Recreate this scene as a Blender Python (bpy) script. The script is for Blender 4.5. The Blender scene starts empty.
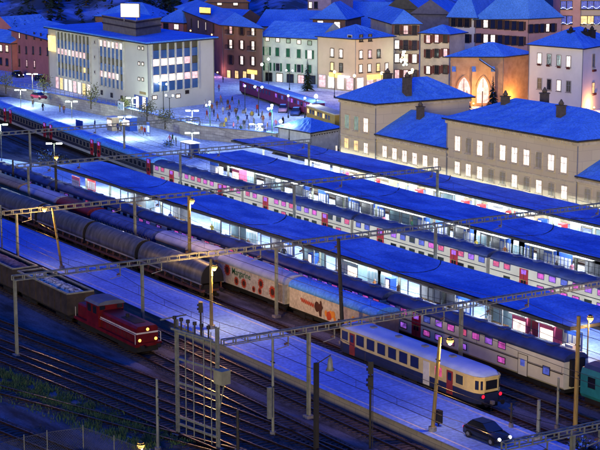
import bpy, bmesh, math, random
from mathutils import Vector, Matrix
RND = random.Random(7)
S = bpy.context.scene
C = S.collection
# ------------------------------------------------------------------ camera, world, sun, exposure
FPX = 1671.0; TH = math.atan(318/1671); HC = 42.0; AZ = math.radians(147.8)
cam = bpy.data.cameras.new('camera'); cam.sensor_width = 36; cam.lens = FPX/600*36
cam.clip_start = 1; cam.clip_end = 4000
co = bpy.data.objects.new('camera', cam); C.objects.link(co)
co.location = (0, 0, HC); co.rotation_euler = (math.pi/2-TH, 0, AZ-math.pi/2)
S.camera = co
SUN_EL = math.radians(0.8); SUN_AZ = math.radians(-42)      # direction the light comes FROM, in world XY (angle from +X)
w = bpy.data.worlds.new('World'); S.world = w; w.use_nodes = True
nt = w.node_tree; nt.nodes.clear()
sky = nt.nodes.new('ShaderNodeTexSky'); sky.sky_type = 'NISHITA'; sky.sun_disc = False
sky.sun_elevation = SUN_EL; sky.sun_rotation = math.pi/2 - SUN_AZ
tc = nt.nodes.new('ShaderNodeTexCoord'); sep = nt.nodes.new('ShaderNodeSeparateXYZ')
nt.links.new(tc.outputs['Generated'], sep.inputs[0])
mr = nt.nodes.new('ShaderNodeMapRange'); mr.inputs[1].default_value = 0.0; mr.inputs[2].default_value = 1.0
mr.inputs[3].default_value = 0.14; mr.inputs[4].default_value = 21
pw = nt.nodes.new('ShaderNodeMath'); pw.operation = 'POWER'; pw.use_clamp = True; pw.inputs[1].default_value = 1.5
nt.links.new(sep.outputs[2], pw.inputs[0]); nt.links.new(pw.outputs[0], mr.inputs[0])
mx = nt.nodes.new('ShaderNodeMix'); mx.data_type = 'RGBA'; mx.blend_type = 'MULTIPLY'; mx.inputs[0].default_value = 1
nt.links.new(sky.outputs[0], mx.inputs[6]); mx.inputs[7].default_value = (0.02, 0.135, 1.0, 1)
mu = nt.nodes.new('ShaderNodeVectorMath'); mu.operation = 'SCALE'
nt.links.new(mx.outputs[2], mu.inputs[0]); nt.links.new(mr.outputs[0], mu.inputs['Scale'])
bg = nt.nodes.new('ShaderNodeBackground'); bg.inputs[1].default_value = 0.15
nt.links.new(mu.outputs[0], bg.inputs[0])
wo = nt.nodes.new('ShaderNodeOutputWorld'); nt.links.new(bg.outputs[0], wo.inputs[0])
sl = bpy.data.lights.new('sun', 'SUN'); sl.energy = 3.2; sl.angle = math.radians(22); sl.color = (1, 0.83, 0.47)
so = bpy.data.objects.new('sun', sl); C.objects.link(so)
so.rotation_euler = Vector((math.cos(SUN_EL)*math.cos(SUN_AZ), math.cos(SUN_EL)*math.sin(SUN_AZ), math.sin(SUN_EL))).to_track_quat('Z', 'Y').to_euler()
S.view_settings.view_transform = 'Standard'; S.view_settings.look = 'None'
S.view_settings.gamma = 1; S.view_settings.use_curve_mapping = False
S.view_settings.exposure = 0.0
S.render.engine = 'CYCLES'
S.cycles.use_denoising = True
S.cycles.max_bounces = 5; S.cycles.diffuse_bounces = 3; S.cycles.glossy_bounces = 2
S.cycles.caustics_reflective = False; S.cycles.caustics_refractive = False
S.cycles.sample_clamp_indirect = 4
try: S.cycles.use_light_tree = True
except Exception: pass

# ------------------------------------------------------------------ surveying helpers (photo point -> place in the world)
FW = (math.cos(AZ), math.sin(AZ)); RT = (math.sin(AZ), -math.cos(AZ)); CT, ST = math.cos(TH), math.sin(TH)
def ray(px, py):
    u = (px-300)/FPX; v = (225-py)/FPX; dh = CT+v*ST
    return (FW[0]*dh+RT[0]*u, FW[1]*dh+RT[1]*u, -ST+v*CT)
def at(px, py, z=0.0):
    d = ray(px, py); t = (z-HC)/d[2]; return Vector((t*d[0], t*d[1], z))
def on_wall(px, py, P, Q):
    d = ray(px, py); ex, ey = Q[0]-P[0], Q[1]-P[1]
    den = d[0]*ey-d[1]*ex; t = (P[0]*ey-P[1]*ex)/den
    L = math.hypot(ex, ey); X, Y = t*d[0], t*d[1]
    return ((X-P[0])*ex+(Y-P[1])*ey)/L, HC+t*d[2]
def proj(p):
    d = FW[0]*p[0]+FW[1]*p[1]; r = RT[0]*p[0]+RT[1]*p[1]; z = p[2]-HC
    zc = d*CT-z*ST; up = z*CT+d*ST
    return 300+FPX*r/zc, 225-FPX*up/zc
def x_at(px, Y, z=0.0):
    lo, hi = -420.0, -60.0
    for _ in range(50):
        m = (lo+hi)/2
        if proj((m, Y, z))[0] < px: lo = m
        else: hi = m
    return (lo+hi)/2
def z_at(X, Y, py):
    lo, hi = -2.0, 60.0
    for _ in range(50):
        m = (lo+hi)/2
        if proj((X, Y, m))[1] > py: lo = m
        else: hi = m
    return lo

# ------------------------------------------------------------------ materials
MATS = {}
def mat(name, col, rough=0.8, metal=0.0, col2=None, scale=1.0, bump=0.0, detail=6, lo=.35, hi=.65, spec=0.3, stretch=None, fine=None):
    if name in MATS: return MATS[name]
    m = bpy.data.materials.new(name); m.use_nodes = True; n = m.node_tree; b = n.nodes['Principled BSDF']
    b.inputs['Roughness'].default_value = rough; b.inputs['Metallic'].default_value = metal
    b.inputs['Specular IOR Level'].default_value = spec
    if col2 is None: col2 = tuple(c*0.72 for c in col)
    tc = n.nodes.new('ShaderNodeTexCoord'); nz = n.nodes.new('ShaderNodeTexNoise')
    nz.inputs['Scale'].default_value = scale; nz.inputs['Detail'].default_value = detail; nz.inputs['Roughness'].default_value = .62
    src = tc.outputs['Object']
    if stretch:
        mp = n.nodes.new('ShaderNodeMapping'); mp.inputs['Scale'].default_value = stretch
        n.links.new(src, mp.inputs[0]); src = mp.outputs[0]
    n.links.new(src, nz.inputs['Vector'])
    rp = n.nodes.new('ShaderNodeValToRGB')
    rp.color_ramp.elements[0].position = lo; rp.color_ramp.elements[1].position = hi
    rp.color_ramp.elements[0].color = (*col2, 1); rp.color_ramp.elements[1].color = (*col, 1)
    n.links.new(nz.outputs['Fac'], rp.inputs[0]); out = rp.outputs[0]
    if fine:
        n2 = n.nodes.new('ShaderNodeTexNoise'); n2.inputs['Scale'].default_value = fine; n2.inputs['Detail'].default_value = 3
        n.links.new(tc.outputs['Object'], n2.inputs['Vector'])
        r2 = n.nodes.new('ShaderNodeMapRange'); r2.inputs[1].default_value = .3; r2.inputs[2].default_value = .7
        r2.inputs[3].default_value = .7; r2.inputs[4].default_value = 1.15
        n.links.new(n2.outputs['Fac'], r2.inputs[0])
        vm = n.nodes.new('ShaderNodeVectorMath'); vm.operation = 'SCALE'
        n.links.new(out, vm.inputs[0]); n.links.new(r2.outputs[0], vm.inputs['Scale']); out = vm.outputs[0]
    n.links.new(out, b.inputs['Base Color'])
    if bump:
        bp = n.nodes.new('ShaderNodeBump'); bp.inputs['Strength'].default_value = bump; bp.inputs['Distance'].default_value = .1
        n.links.new(nz.outputs['Fac'], bp.inputs['Height']); n.links.new(bp.outputs[0], b.inputs['Normal'])
    MATS[name] = m; return m
def brick(name, c1, c2, mortar, scale=1.0, bw=.6, rh=.25):
    if name in MATS: return MATS[name]
    m = bpy.data.materials.new(name); m.use_nodes = True; n = m.node_tree; b = n.nodes['Principled BSDF']
    b.inputs['Roughness'].default_value = .9; b.inputs['Specular IOR Level'].default_value = .2
    tc = n.nodes.new('ShaderNodeTexCoord'); mp = n.nodes.new('ShaderNodeVectorMath'); sp = n.nodes.new('ShaderNodeSeparateXYZ'); cb = n.nodes.new('ShaderNodeCombineXYZ')
    n.links.new(tc.outputs['Object'], sp.inputs[0]); ad = n.nodes.new('ShaderNodeMath'); ad.operation = 'ADD'
    n.links.new(sp.outputs[0], ad.inputs[0]); n.links.new(sp.outputs[1], ad.inputs[1])
    n.links.new(ad.outputs[0], cb.inputs[0]); n.links.new(sp.outputs[2], cb.inputs[1])
    bt = n.nodes.new('ShaderNodeTexBrick'); bt.inputs['Scale'].default_value = scale
    bt.inputs['Color1'].default_value = (*c1, 1); bt.inputs['Color2'].default_value = (*c2, 1); bt.inputs['Mortar'].default_value = (*mortar, 1)
    bt.inputs['Brick Width'].default_value = bw; bt.inputs['Row Height'].default_value = rh; bt.inputs['Mortar Size'].default_value = .02
    n.links.new(cb.outputs[0], bt.inputs['Vector']); n.links.new(bt.outputs[0], b.inputs['Base Color'])
    MATS[name] = m; return m
def emi(name, col, st, var=0.0, scale=3.0):
    if name in MATS: return MATS[name]
    m = bpy.data.materials.new(name); m.use_nodes = True; n = m.node_tree; b = n.nodes['Principled BSDF']
    b.inputs['Base Color'].default_value = (*[c*.5 for c in col], 1); b.inputs['Roughness'].default_value = .4
    b.inputs['Emission Color'].default_value = (*col, 1); b.inputs['Emission Strength'].default_value = st
    if var:                                    # what is inside a lit room: curtains, lamps, furniture
        tc = n.nodes.new('ShaderNodeTexCoord'); nz = n.nodes.new('ShaderNodeTexNoise'); nz.inputs['Scale'].default_value = scale; nz.inputs['Detail'].default_value = 4
        oi = n.nodes.new('ShaderNodeObjectInfo'); va = n.nodes.new('ShaderNodeVectorMath'); va.operation = 'ADD'
        sc = n.nodes.new('ShaderNodeVectorMath'); sc.operation = 'SCALE'; sc.inputs['Scale'].default_value = .37
        n.links.new(oi.outputs['Location'], sc.inputs[0])
        n.links.new(tc.outputs['Object'], va.inputs[0]); n.links.new(sc.outputs[0], va.inputs[1]); n.links.new(va.outputs[0], nz.inputs['Vector'])
        r = n.nodes.new('ShaderNodeMapRange'); r.inputs[1].default_value = .35; r.inputs[2].default_value = .65
        r.inputs[3].default_value = st*(1-var); r.inputs[4].default_value = st*(1+var*.6)
        n.links.new(nz.outputs['Fac'], r.inputs[0]); n.links.new(r.outputs[0], b.inputs['Emission Strength'])
    MATS[name] = m; return m
SNOW = mat('snow', (.22, .44, .90), .75, 0, (.14, .32, .78), .22, .5, fine=2.5)  # blue of the dusk light is put into the snow colour
SNOWR = mat('roof_snow', (.12, .36, .90), .8, 0, (.07, .26, .76), .16, .6, fine=3.5)  # roof snow also has the dusk blue in its colour
SNOWC = mat('canopy_snow', (.20,.40,.84), .8, 0, (.07,.19,.58), .30, .8, lo=.38, hi=.62, stretch=(.5,1.2,1), fine=4)  # canopy snow coloured with the blue dusk light
def seams(M, pitch, w_, dark):
    n = M.node_tree; b = n.nodes['Principled BSDF']; old = b.inputs['Base Color'].links[0].from_socket
    tc = n.nodes.new('ShaderNodeTexCoord'); sp = n.nodes.new('ShaderNodeSeparateXYZ'); n.links.new(tc.outputs['Object'], sp.inputs[0])
    mo = n.nodes.new('ShaderNodeMath'); mo.operation = 'PINGPONG'; mo.inputs[1].default_value = pitch/2; n.links.new(sp.outputs[0], mo.inputs[0])
    lt = n.nodes.new('ShaderNodeMath'); lt.operation = 'LESS_THAN'; lt.inputs[1].default_value = w_; n.links.new(mo.outputs[0], lt.inputs[0])
    sc = n.nodes.new('ShaderNodeMapRange'); sc.inputs[3].default_value = 1; sc.inputs[4].default_value = dark; n.links.new(lt.outputs[0], sc.inputs[0])
    v = n.nodes.new('ShaderNodeVectorMath'); v.operation = 'SCALE'; n.links.new(old, v.inputs[0]); n.links.new(sc.outputs[0], v.inputs['Scale']); n.links.new(v.outputs[0], b.inputs['Base Color'])
seams(SNOWC, 3.95, .06, .62)
SNOWP = mat('platform_snow', (.42, .56, .88), .8, 0, (.26, .38, .70), .35, .5, stretch=(.25, 1.4, 1), fine=3)  # dusk blue put into the colour, paler than on the roofs
SNOWSQ = mat('trodden_lamplit_snow', (.66,.76,.92), .8, 0, (.36,.46,.66), .5, .5, fine=2)  # paler snow: lamp light on the square is put into the colour
YARD = mat('yard_ground', (.17,.16,.17), .95, 0, (.040,.033,.027), .30, 1.2, lo=.38, hi=.62, stretch=(.35, 1.3, 1), fine=5)
BALL = mat('ballast', (.12,.095,.075), .95, 0, (.036,.028,.022), 1.3, 1.5, fine=9, lo=.38, hi=.66)
SLEEP = mat('sleeper_wood', (.07, .05, .04), .9)
RAIL = mat('rail_steel', (.13, .075, .055), .34, .75, (.05, .03, .025), 1.2)
CONC = mat('concrete', (.30, .28, .24), .9, 0, (.16, .15, .13), .8, .4, fine=6)
STONEW = brick('retaining_stone', (.50, .46, .38), (.32, .29, .25), (.18, .17, .15), 1.0, 1.3, .5)
YST = brick('platform_edge_stone', (.34, .29, .20), (.27, .23, .16), (.15, .13, .1), 1.0, 1.6, .5)
MAST = mat('mast_paint', (.27, .28, .22), .6, .2, (.16, .17, .13), 2)
MASTD = mat('dark_mast', (.045, .04, .03), .7, .2)
MASTY = mat('timber_mast', (.36, .25, .07), .7, 0, (.20, .13, .04), 3, stretch=(3, 3, .3))
WIRE = mat('wire', (.05, .05, .05), .5, .5)
BLACK = mat('black_underframe', (.014, .013, .013), .8)
DARKG = mat('dark_glass', (.012, .014, .02), .12, 0, spec=.8)
GREYP = mat('grey_paint', (.2, .2, .2), .6)
CREAMC = mat('coach_cream', (.72, .67, .48), .45, 0, (.62, .57, .40), .5)
DROOF = mat('coach_roof_frost', (.045, .07, .20), .55, 0, (.025, .035, .10), .5, .3)
STRIP = mat('black_stripe', (.015, .015, .018), .5)
RED = mat('door_red', (.42, .02, .03), .4)
WIN = {
 '1': emi('lit_warm', (1.0, .78, .55), 1.15, .45, 1.6), 'p': emi('lit_pink', (1.0, .62, .62), .95, .5, 1.6), 'w': emi('lit_white', (1.0, .84, .72), 1.45, .4, 1.6),
 'y': emi('lit_yellow', (1.0, .68, .26), 1.2, .4, 1.6), 'g': emi('lit_green_glass', (.30, .42, .30), .55, .5, 1.6), '0': DARKG,
 'd': mat('dim_glass', (.10, .10, .055), .3, 0, (.06, .06, .035)), 'B': mat('blind_window', (.44,.38,.22), .8, 0, (.30,.26,.15), 1.5), 'b': emi('blue_panel_glass', (.02, .10, .32), .40, .5, .5),
 'm': emi('magenta_glass', (.80, .12, .58), .55, .7, 2.2), 'v': emi('violet_glass', (.42, .14, .85), .65, .7, 2.2), 'k': emi('blue_glass', (.10, .14, .62), .5, .6, 2.2),
 'r': emi('rose_glass', (.75, .10, .22), .6, .7, 2.2), 'o': emi('orange_glass', (1.0, .40, .10), 1.5, .4, 1.2), 'u': mat('unlit_greenish', (.04, .05, .035), .25)}

# ------------------------------------------------------------------ mesh builder
class MB:
    def __init__(s): s.v = []; s.f = []; s.mi = []; s.m = []; s.sm = []
    def idx(s, m):
        if m not in s.m: s.m.append(m)
        return s.m.index(m)
    def add(s, vs, fs, m, smooth=False):
        k = len(s.v); i = s.idx(m); s.v += [tuple(v) for v in vs]
        for f in fs: s.f.append(tuple(k+a for a in f)); s.mi.append(i); s.sm.append(smooth)
        return s
    def box(s, x0, x1, y0, y1, z0, z1, m, skip=''):
        vs = [(x0,y0,z0),(x1,y0,z0),(x1,y1,z0),(x0,y1,z0),(x0,y0,z1),(x1,y0,z1),(x1,y1,z1),(x0,y1,z1)]
        fs = {'b':(0,3,2,1),'t':(4,5,6,7),'n':(0,1,5,4),'e':(1,2,6,5),'f':(2,3,7,6),'w':(3,0,4,7)}
        return s.add(vs, [f for k, f in fs.items() if k not in skip], m)
    def bar(s, p, q, w, m, h=None):
        p = Vector(p); q = Vector(q); d = (q-p).normalized(); h = h or w
        a = d.cross(Vector((0,0,1))); a = Vector((1,0,0)) if a.length < 1e-4 else a.normalized(); b = a.cross(d)
        vs = [c+a*i*w/2+b*j*h/2 for c in (p, q) for i, j in ((-1,-1),(1,-1),(1,1),(-1,1))]
        return s.add(vs, [(0,1,2,3),(7,6,5,4),(0,4,5,1),(1,5,6,2),(2,6,7,3),(3,7,4,0)], m)
    def cyl(s, p, q, r0, m, r1=None, n=10, caps=True):
        p = Vector(p); q = Vector(q); r1 = r0 if r1 is None else r1; d = (q-p).normalized()
        a = d.cross(Vector((0,0,1))); a = Vector((1,0,0)) if a.length < 1e-4 else a.normalized(); b = a.cross(d)
        vs = [c+(a*math.cos(t)+b*math.sin(t))*r for c, r in ((p, r0), (q, r1)) for t in [2*math.pi*k/n for k in range(n)]]
        s.add(vs, [(k, (k+1) % n, n+(k+1) % n, n+k) for k in range(n)], m, True)
        if caps: s.add(vs, [tuple(range(n))[::-1], tuple(range(n, 2*n))], m)
        return s
    def lathe(s, c, prof, m, n=12):
        vs = []; fs = []
        for r, z in prof:
            for k in range(n):
                t = 2*math.pi*k/n; vs.append((c[0]+r*math.cos(t), c[1]+r*math.sin(t), c[2]+z))
        for i in range(len(prof)-1):
            for k in range(n): fs.append((i*n+k, i*n+(k+1) % n, (i+1)*n+(k+1) % n, (i+1)*n+k))
        fs.append(tuple(range(n))[::-1]); fs.append(tuple(range((len(prof)-1)*n, len(prof)*n)))
        return s.add(vs, fs, m, True)
    def ball(s, c, r, m, n=10, k=7):
        return s.lathe(c, [(max(r*math.sin(math.pi*i/k), .001), -r*math.cos(math.pi*i/k)) for i in range(k+1)], m, n)
    def poly(s, pts, z0, z1, m, top=None):
        n = len(pts); vs = [(p[0],p[1],z0) for p in pts]+[(p[0],p[1],z1) for p in pts]
        s.add(vs, [tuple(range(n))[::-1]]+[(k,(k+1)%n,n+(k+1)%n,n+k) for k in range(n)], m)
        return s.add(vs, [tuple(range(n, 2*n))], top or m)
    def extr(s, prof, x0, x1, m, ends=True, smooth=False, close=True):   # profile in (y,z) along x
        n = len(prof); vs = [(x0,y,z) for y,z in prof]+[(x1,y,z) for y,z in prof]
        s.add(vs, [(k,(k+1)%n,n+(k+1)%n,n+k) for k in range(n if close else n-1)], m, smooth)
        if ends: s.add(vs, [tuple(range(n))[::-1], tuple(range(n,2*n))], m)
        return s
    def mesh(s, name):
        me = bpy.data.meshes.new(name); me.from_pydata(s.v, [], s.f)
        for m in s.m: me.materials.append(m)
        me.polygons.foreach_set('material_index', s.mi); me.polygons.foreach_set('use_smooth', s.sm)
        bm = bmesh.new(); bm.from_mesh(me); bmesh.ops.recalc_face_normals(bm, faces=bm.faces); bm.to_mesh(me); bm.free()
        return me
    def build(s, name, parent=None, loc=(0,0,0), rz=0.0, label=None):
        return put(name, s.mesh(name), parent, loc, rz, label)
def put(name, me, parent=None, loc=(0,0,0), rz=0.0, label=None):
    o = bpy.data.objects.new(name, me); C.objects.link(o); o.location = loc; o.rotation_euler = (0,0,rz)
    if parent is not None: o.parent = parent
    if label: o['label'] = label
    return o
def tag(o, label, cat, group=None):
    o['label'] = label; o['category'] = cat
    if group: o['group'] = group
    return o
def thing(name, label, cat, loc=(0,0,0), rz=0.0, group=None):
    o = bpy.data.objects.new(name, None); C.objects.link(o); o.empty_display_size = .3
    o.location = loc; o.rotation_euler = (0,0,rz); return tag(o, label, cat, group)
def struct(name, mb, kind='structure', loc=(0,0,0), rz=0.0):
    o = mb.build(name, None, loc, rz); o['kind'] = kind; return o
def kids(o): return KID.get(o.name, [])
def dup(o, parent=None, loc=None, rz=None, label=None, remap=None):
    c = o.copy(); C.objects.link(c)
    if parent is not None: c.parent = parent
    if loc is not None: c.location = loc
    if rz is not None: c.rotation_euler = (0,0,rz)
    if label: c['label'] = label
    for ch in list(o.children): dup(ch, c)
    return c
ORD = ['leftmost', 'second from the left', 'third from the left', 'fourth from the left', 'fifth from the left', 'sixth from the left', 'seventh from the left', 'eighth from the left', 'ninth from the left', 'tenth from the left', 'eleventh from the left', 'twelfth from the left', 'thirteenth from the left', 'fourteenth from the left', 'fifteenth from the left', 'sixteenth from the left']

# ------------------------------------------------------------------ ground, platforms, square, hills
g = MB(); g.add([(-1500,-300,0),(300,-300,0),(300,1500,0),(-1500,1500,0)], [(0,1,2,3)], YARD); struct('ground', g)
ZS = 2.5
wl = [(-420,140.2),(-350,141.3),(-320,143.6),(-291,144.9),(-262,144.2),(-246,150.2),(-246,158.5),(-219.4,160.5),(-140,160.5),(-60,160.5)]
t = MB(); t.poly(wl+[(-60,1200),(-1200,1200),(-1200,140.2)], .004, ZS, CONC, SNOWSQ); struct('square', t)
def platform(name, pts, z=.9, top=SNOWP):
    m = MB(); m.poly(pts, .004, z-.12, YST, YST)
    cx = sum(p[0] for p in pts)/len(pts); cy = sum(p[1] for p in pts)/len(pts)
    m.poly([(p[0], p[1]+(.12 if p[1] > cy else -.12)) for p in pts], z-.12, z, CONC, top)
    for e_, yy in ((.55, min(p[1] for p in pts)), (-.55, max(p[1] for p in pts))):
        if len(pts) == 4: m.box(pts[0][0]+1, pts[1][0]-1, yy+e_-.07, yy+e_+.07, z+.004, z+.008, LINE)
    if len(pts) == 4:
        for k in range(60): x = pts[0][0]+2+k*((pts[1][0]-pts[0][0]-4)/60); m.box(x-.03, x+.03, pts[0][1]+.8, pts[2][1]-.8, z+.003, z+.006, JOINT)
    return struct(name, m)
LINE = mat('edge_line', (.62,.60,.50), .7); JOINT = mat('slab_joint', (.10,.14,.30), .9)
platform('platform', [(-330,76.1),(-70,76.1),(-70,83.5),(-330,83.5)], 1.0, mat('loading_platform_snow', (.20,.36,.80), .85, 0, (.11,.22,.58), .3, .6, stretch=(.25,1.3,1), fine=3))  # this platform's snow colour holds the blue dusk light
platform('platform', [(-262,97.1),(-70,97.1),(-70,110.3),(-236,110.3),(-262,104)], .9)
platform('platform', [(-345,134.2),(-300,130.2),(-269,127.0),(-240,121.2),(-224,119.7),(-90,119.7),(-90,129.4),(-232,129.4),(-238,134),(-90,134),(-90,145.3),(-240,145.3),(-246,150),(-262,144),(-291,144.6),(-320,143.3),(-345,141.4)], .9, SNOWSQ)
# hillside with snow and woodland beyond the town
h = MB(); N1, N2 = 60, 26; vs = []
for j in range(N2):
    for i in range(N1):
        px = -40+i*(700/(N1-1)); d = 470+j*26
        u = (px-300)/FPX; X = FW[0]*d+RT[0]*u*d; Y = FW[1]*d+RT[1]*u*d
        vs.append((X, Y, ZS+max(0, (d-490))*.16*(1.25-.0012*px)+2.5*math.sin(i*.9+j*.7)*min(1, j/5)+2*math.sin(i*.37-j*1.1)*min(1, j/5)-(1.5 if j == 0 else 0)))
h.add(vs, [(j*N1+i, j*N1+i+1, (j+1)*N1+i+1, (j+1)*N1+i) for j in range(N2-1) for i in range(N1-1)], mat('hill_snow', (.22,.40,.88), .85, 0, (.05,.07,.09), .045, .8, lo=.42, hi=.58), True)  # snow patches carry the dusk blue in their colour
struct('hillside', h)

# railway tracks
def track(A, B, sleepers=True, bed=1.7):
    A = Vector((*A, 0)); B = Vector((*B, 0)); L = (B-A).length; m = MB()
    m.add([(0,-bed,.012),(L,-bed,.012),(L,-bed+.35,.10),(0,-bed+.35,.10),(L,bed-.35,.10),(0,bed-.35,.10),(L,bed,.012),(0,bed,.012)], [(0,1,2,3),(3,2,4,5),(5,4,6,7)], BALL)
    if sleepers:
        k = .3
        while k < L: m.box(k, k+.24, -1.25, 1.25, .09, .16, SLEEP, 'b'); k += .66
    for y in (-.75, .75):
        m.box(0, L, y-.07, y+.07, .12, .31, RAIL, 'b')
    return struct('railway_track', m, loc=(A.x, A.y, 0), rz=math.atan2(B.y-A.y, B.x-A.x))
for Y in (69.6, 74.15): track((-330,Y), (-62,Y), True)
track((-330,85.6),(-62,85.6)); track((-330,90.7),(-62,90.7)); track((-330,95.1),(-62,95.1), True, 1.4)
track((-240,112.7),(-90,112.7), False); track((-225,117.2),(-90,117.2), False); track((-345,129.6),(-225,117.0), False); track((-345,124.6),(-240,112.9), False)
track((-234,131.7),(-90,131.7), False, 1.5)
track((-330,34),(-78,69.5)); track((-235,52.5),(-100,69.4)); track((-235,45.5),(-86,65.2)); track((-200,34.5),(-78,58.2))
track((-160,44.5),(-95,66.5))

# retaining wall between the platforms and the square, with coping and railing
m = MB(); pts = wl[:6]
for a, b in zip(pts, pts[1:]):
    A = Vector((*a,0)); B = Vector((*b,0)); d = (B-A).normalized(); n = Vector((d.y,-d.x,0))*.3
    q = [A+n, B+n, B-n, A-n]; m.poly([(p.x,p.y) for p in q], .9, 3.25, STONEW)
    n2 = n*1.5; q = [A+n2, B+n2, B-n2, A-n2]; m.poly([(p.x,p.y) for p in q], 3.25, 3.42, CONC, SNOW)
rw = m.build('retaining_wall'); tag(rw, 'long grey stone retaining wall between the rail platforms and the town square', 'wall')
m = MB()
for a, b in zip(pts, pts[1:]):
    A = Vector((*a,3.42)); B = Vector((*b,3.42)); L = (B-A).length; k = 0
    for z in (.5, 1.0): m.bar(A+Vector((0,0,z)), B+Vector((0,0,z)), .06, GREYP)
    while k < L: p = A+(B-A)*(k/L); m.bar(p, p+Vector((0,0,1.0)), .06, GREYP); k += 2
tag(m.build('railing'), 'thin metal railing running along the top of the stone retaining wall', 'railing')

# ------------------------------------------------------------------ canopies
FASC = mat('canopy_fascia', (.035,.035,.04), .7); UNDER = mat('canopy_soffit', (.55,.56,.58), .8)
TUBE = emi('light_tube', (.88,.95,1.0), 150)
def canopy(label, x0, x1, y0, y1, zc, posty, zp=.9, step=31.5, ph=0):
    c = thing('platform_canopy', label, 'canopy', (x0, (y0+y1)/2, zp), 0, 'long snow covered platform canopies')
    W = (y1-y0)/2; L = x1-x0; H = zc-zp; nx = int(L/2); ny = 8
    def dz(x, y):                      # shallow valley roof, each bay sagging a little
        s = ((x+ph) % step)/step
        return -.22*(1-(y/W)**2) + .10*math.sin(s*math.pi) + .03*math.sin(x*1.3+y*2)
    vs = []; fs = []
    for i in range(nx+1):
        for j in range(ny+1):
            x = L*i/nx; y = -W+2*W*j/ny; vs.append((x, y, H+.12+dz(x, y)+.08*(1-abs(y/W)**6)))
    for i in range(nx):
        for j in range(ny): a = i*(ny+1)+j; fs.append((a, a+1, a+ny+2, a+ny+1))
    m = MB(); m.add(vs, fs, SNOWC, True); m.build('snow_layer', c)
    m = MB(); m.box(0, L, -W+.15, W-.15, H-.22, H-.14, UNDER)
    m.box(-.05, L+.05, -W, -W+.14, H-.22, H+.06, FASC); m.box(-.05, L+.05, W-.14, W, H-.22, H+.06, FASC)
    m.box(-.06, 0, -W+.14, W-.14, H-.22, H+.06, FASC); m.box(L, L+.06, -W+.14, W-.14, H-.22, H+.06, FASC)
    m.build('roof', c)
    k = (step-ph) % step
    while k < L:                       # bay joints: dark curved gutters lying on the snow
        m = MB(); p = None
        for j in range(17):
            y = -W+2*W*j/16; x = k+2.0*(1-(y/W)**2)-1.2*y/W; q = Vector((x, y, H+.10+dz(x, y)+.10))
            if p is not None: m.bar(p, q, .12, FASC, .06)
            p = q
        m.build('gutter', c); k += step
    k = 4.0; pm = None; tm = None
    while k < L-1:
        for y in posty:
            if pm is None:
                p = MB(); p.box(-.13,.13,-.13,.13,0,H-.27,MAST); p.box(-.25,.25,-.25,.25,0,.12,MAST); p.bar((0,0,H-1.1),(0,-1.6,H-.3),.1,MAST); p.bar((0,0,H-1.1),(0,1.6,H-.3),.1,MAST); pm = p.mesh('post')
            put('post', pm, c, (k, y, 0))
        k += 7.9
    k = 1.5
    while k < L-5:
        for y in (-W*.30, W*.30):
            if tm is None:
                p = MB(); p.box(0, 4.6, -.09, .09, H-.42, H-.34, TUBE); p.box(0, 4.6, -.13, .13, H-.34, H-.25, GREYP); tm = p.mesh('light_tube')
            put('light_tube', tm, c, (k, y, 0))
        k += 6.6
    return c
canopy('snow covered platform canopy nearest the viewer, between the two long double deck trains', -226, -111.2, 98.9, 106.5, 4.55, (0,), ph=8)
canopy('middle snow covered platform canopy behind the farther double deck train', -222.5, -100, 121.0, 129.6, 4.7, (-.6,), ph=20)
canopy('snow covered platform canopy along the foot of the stone station building', -234, -100, 134.1, 141.6, 4.7, (0,), ph=13)

# ------------------------------------------------------------------ catenary gantries and wires
def lattice(m, A, B, w, hgt, M, bay=1.5, t=.10):
    A = Vector(A); B = Vector(B); L = (B-A).length; d = (B-A)/L; s = Vector((-d.y, d.x, 0))*w/2; u = Vector((0,0,hgt/2))
    for i in (-1, 1):
        for j in (-1, 1): m.bar(A+s*i+u*j, B+s*i+u*j, t*1.5, M)
    n = max(1, int(L/bay))
    for k in range(n+1):
        p = A+d*(L*k/n)
        for i in (-1, 1): m.bar(p+s*i-u, p+s*i+u, t*1.7, M)
        m.bar(p-s+u, p+s+u, t, M)
        if k < n:
            q = A+d*(L*(k+1)/n)
            m.bar(p+s*(1 if k % 2 else -1)+u, q-s*(1 if k % 2 else -1)+u, t, M)
TRK = [69.6, 74.15, 85.6, 90.7, 95.1, 112.7, 117.2, 131.7]
GX = [(-80.8, 66.5, 90, (72.4,), 'lattice gantry beam crossing the bottom right corner in front of the dark car'),
      (-113.3, 64, 113, (72.2, 88.1, 110.8), 'lattice gantry in front of the yellow railcar and over the near canopy end'),
      (-144.5, 59.0, 134, (59.2, 72.6, 88.1, 108.6, 133.2), 'long lattice gantry starting at the tall pale post by the red locomotive'),
      (-177, 71.4, 133.5, (73.0, 88.1, 110.6, 133.2), 'lattice gantry crossing the middle of the near canopy'),
      (-209, 86.5, 133.5, (88.1, 111.4, 133.2), 'lattice gantry over the left ends of the canopies'),
      (-241, 93, 132, (102, 118.3), 'small distant gantry over the fanning tracks left of the canopies')]
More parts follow.
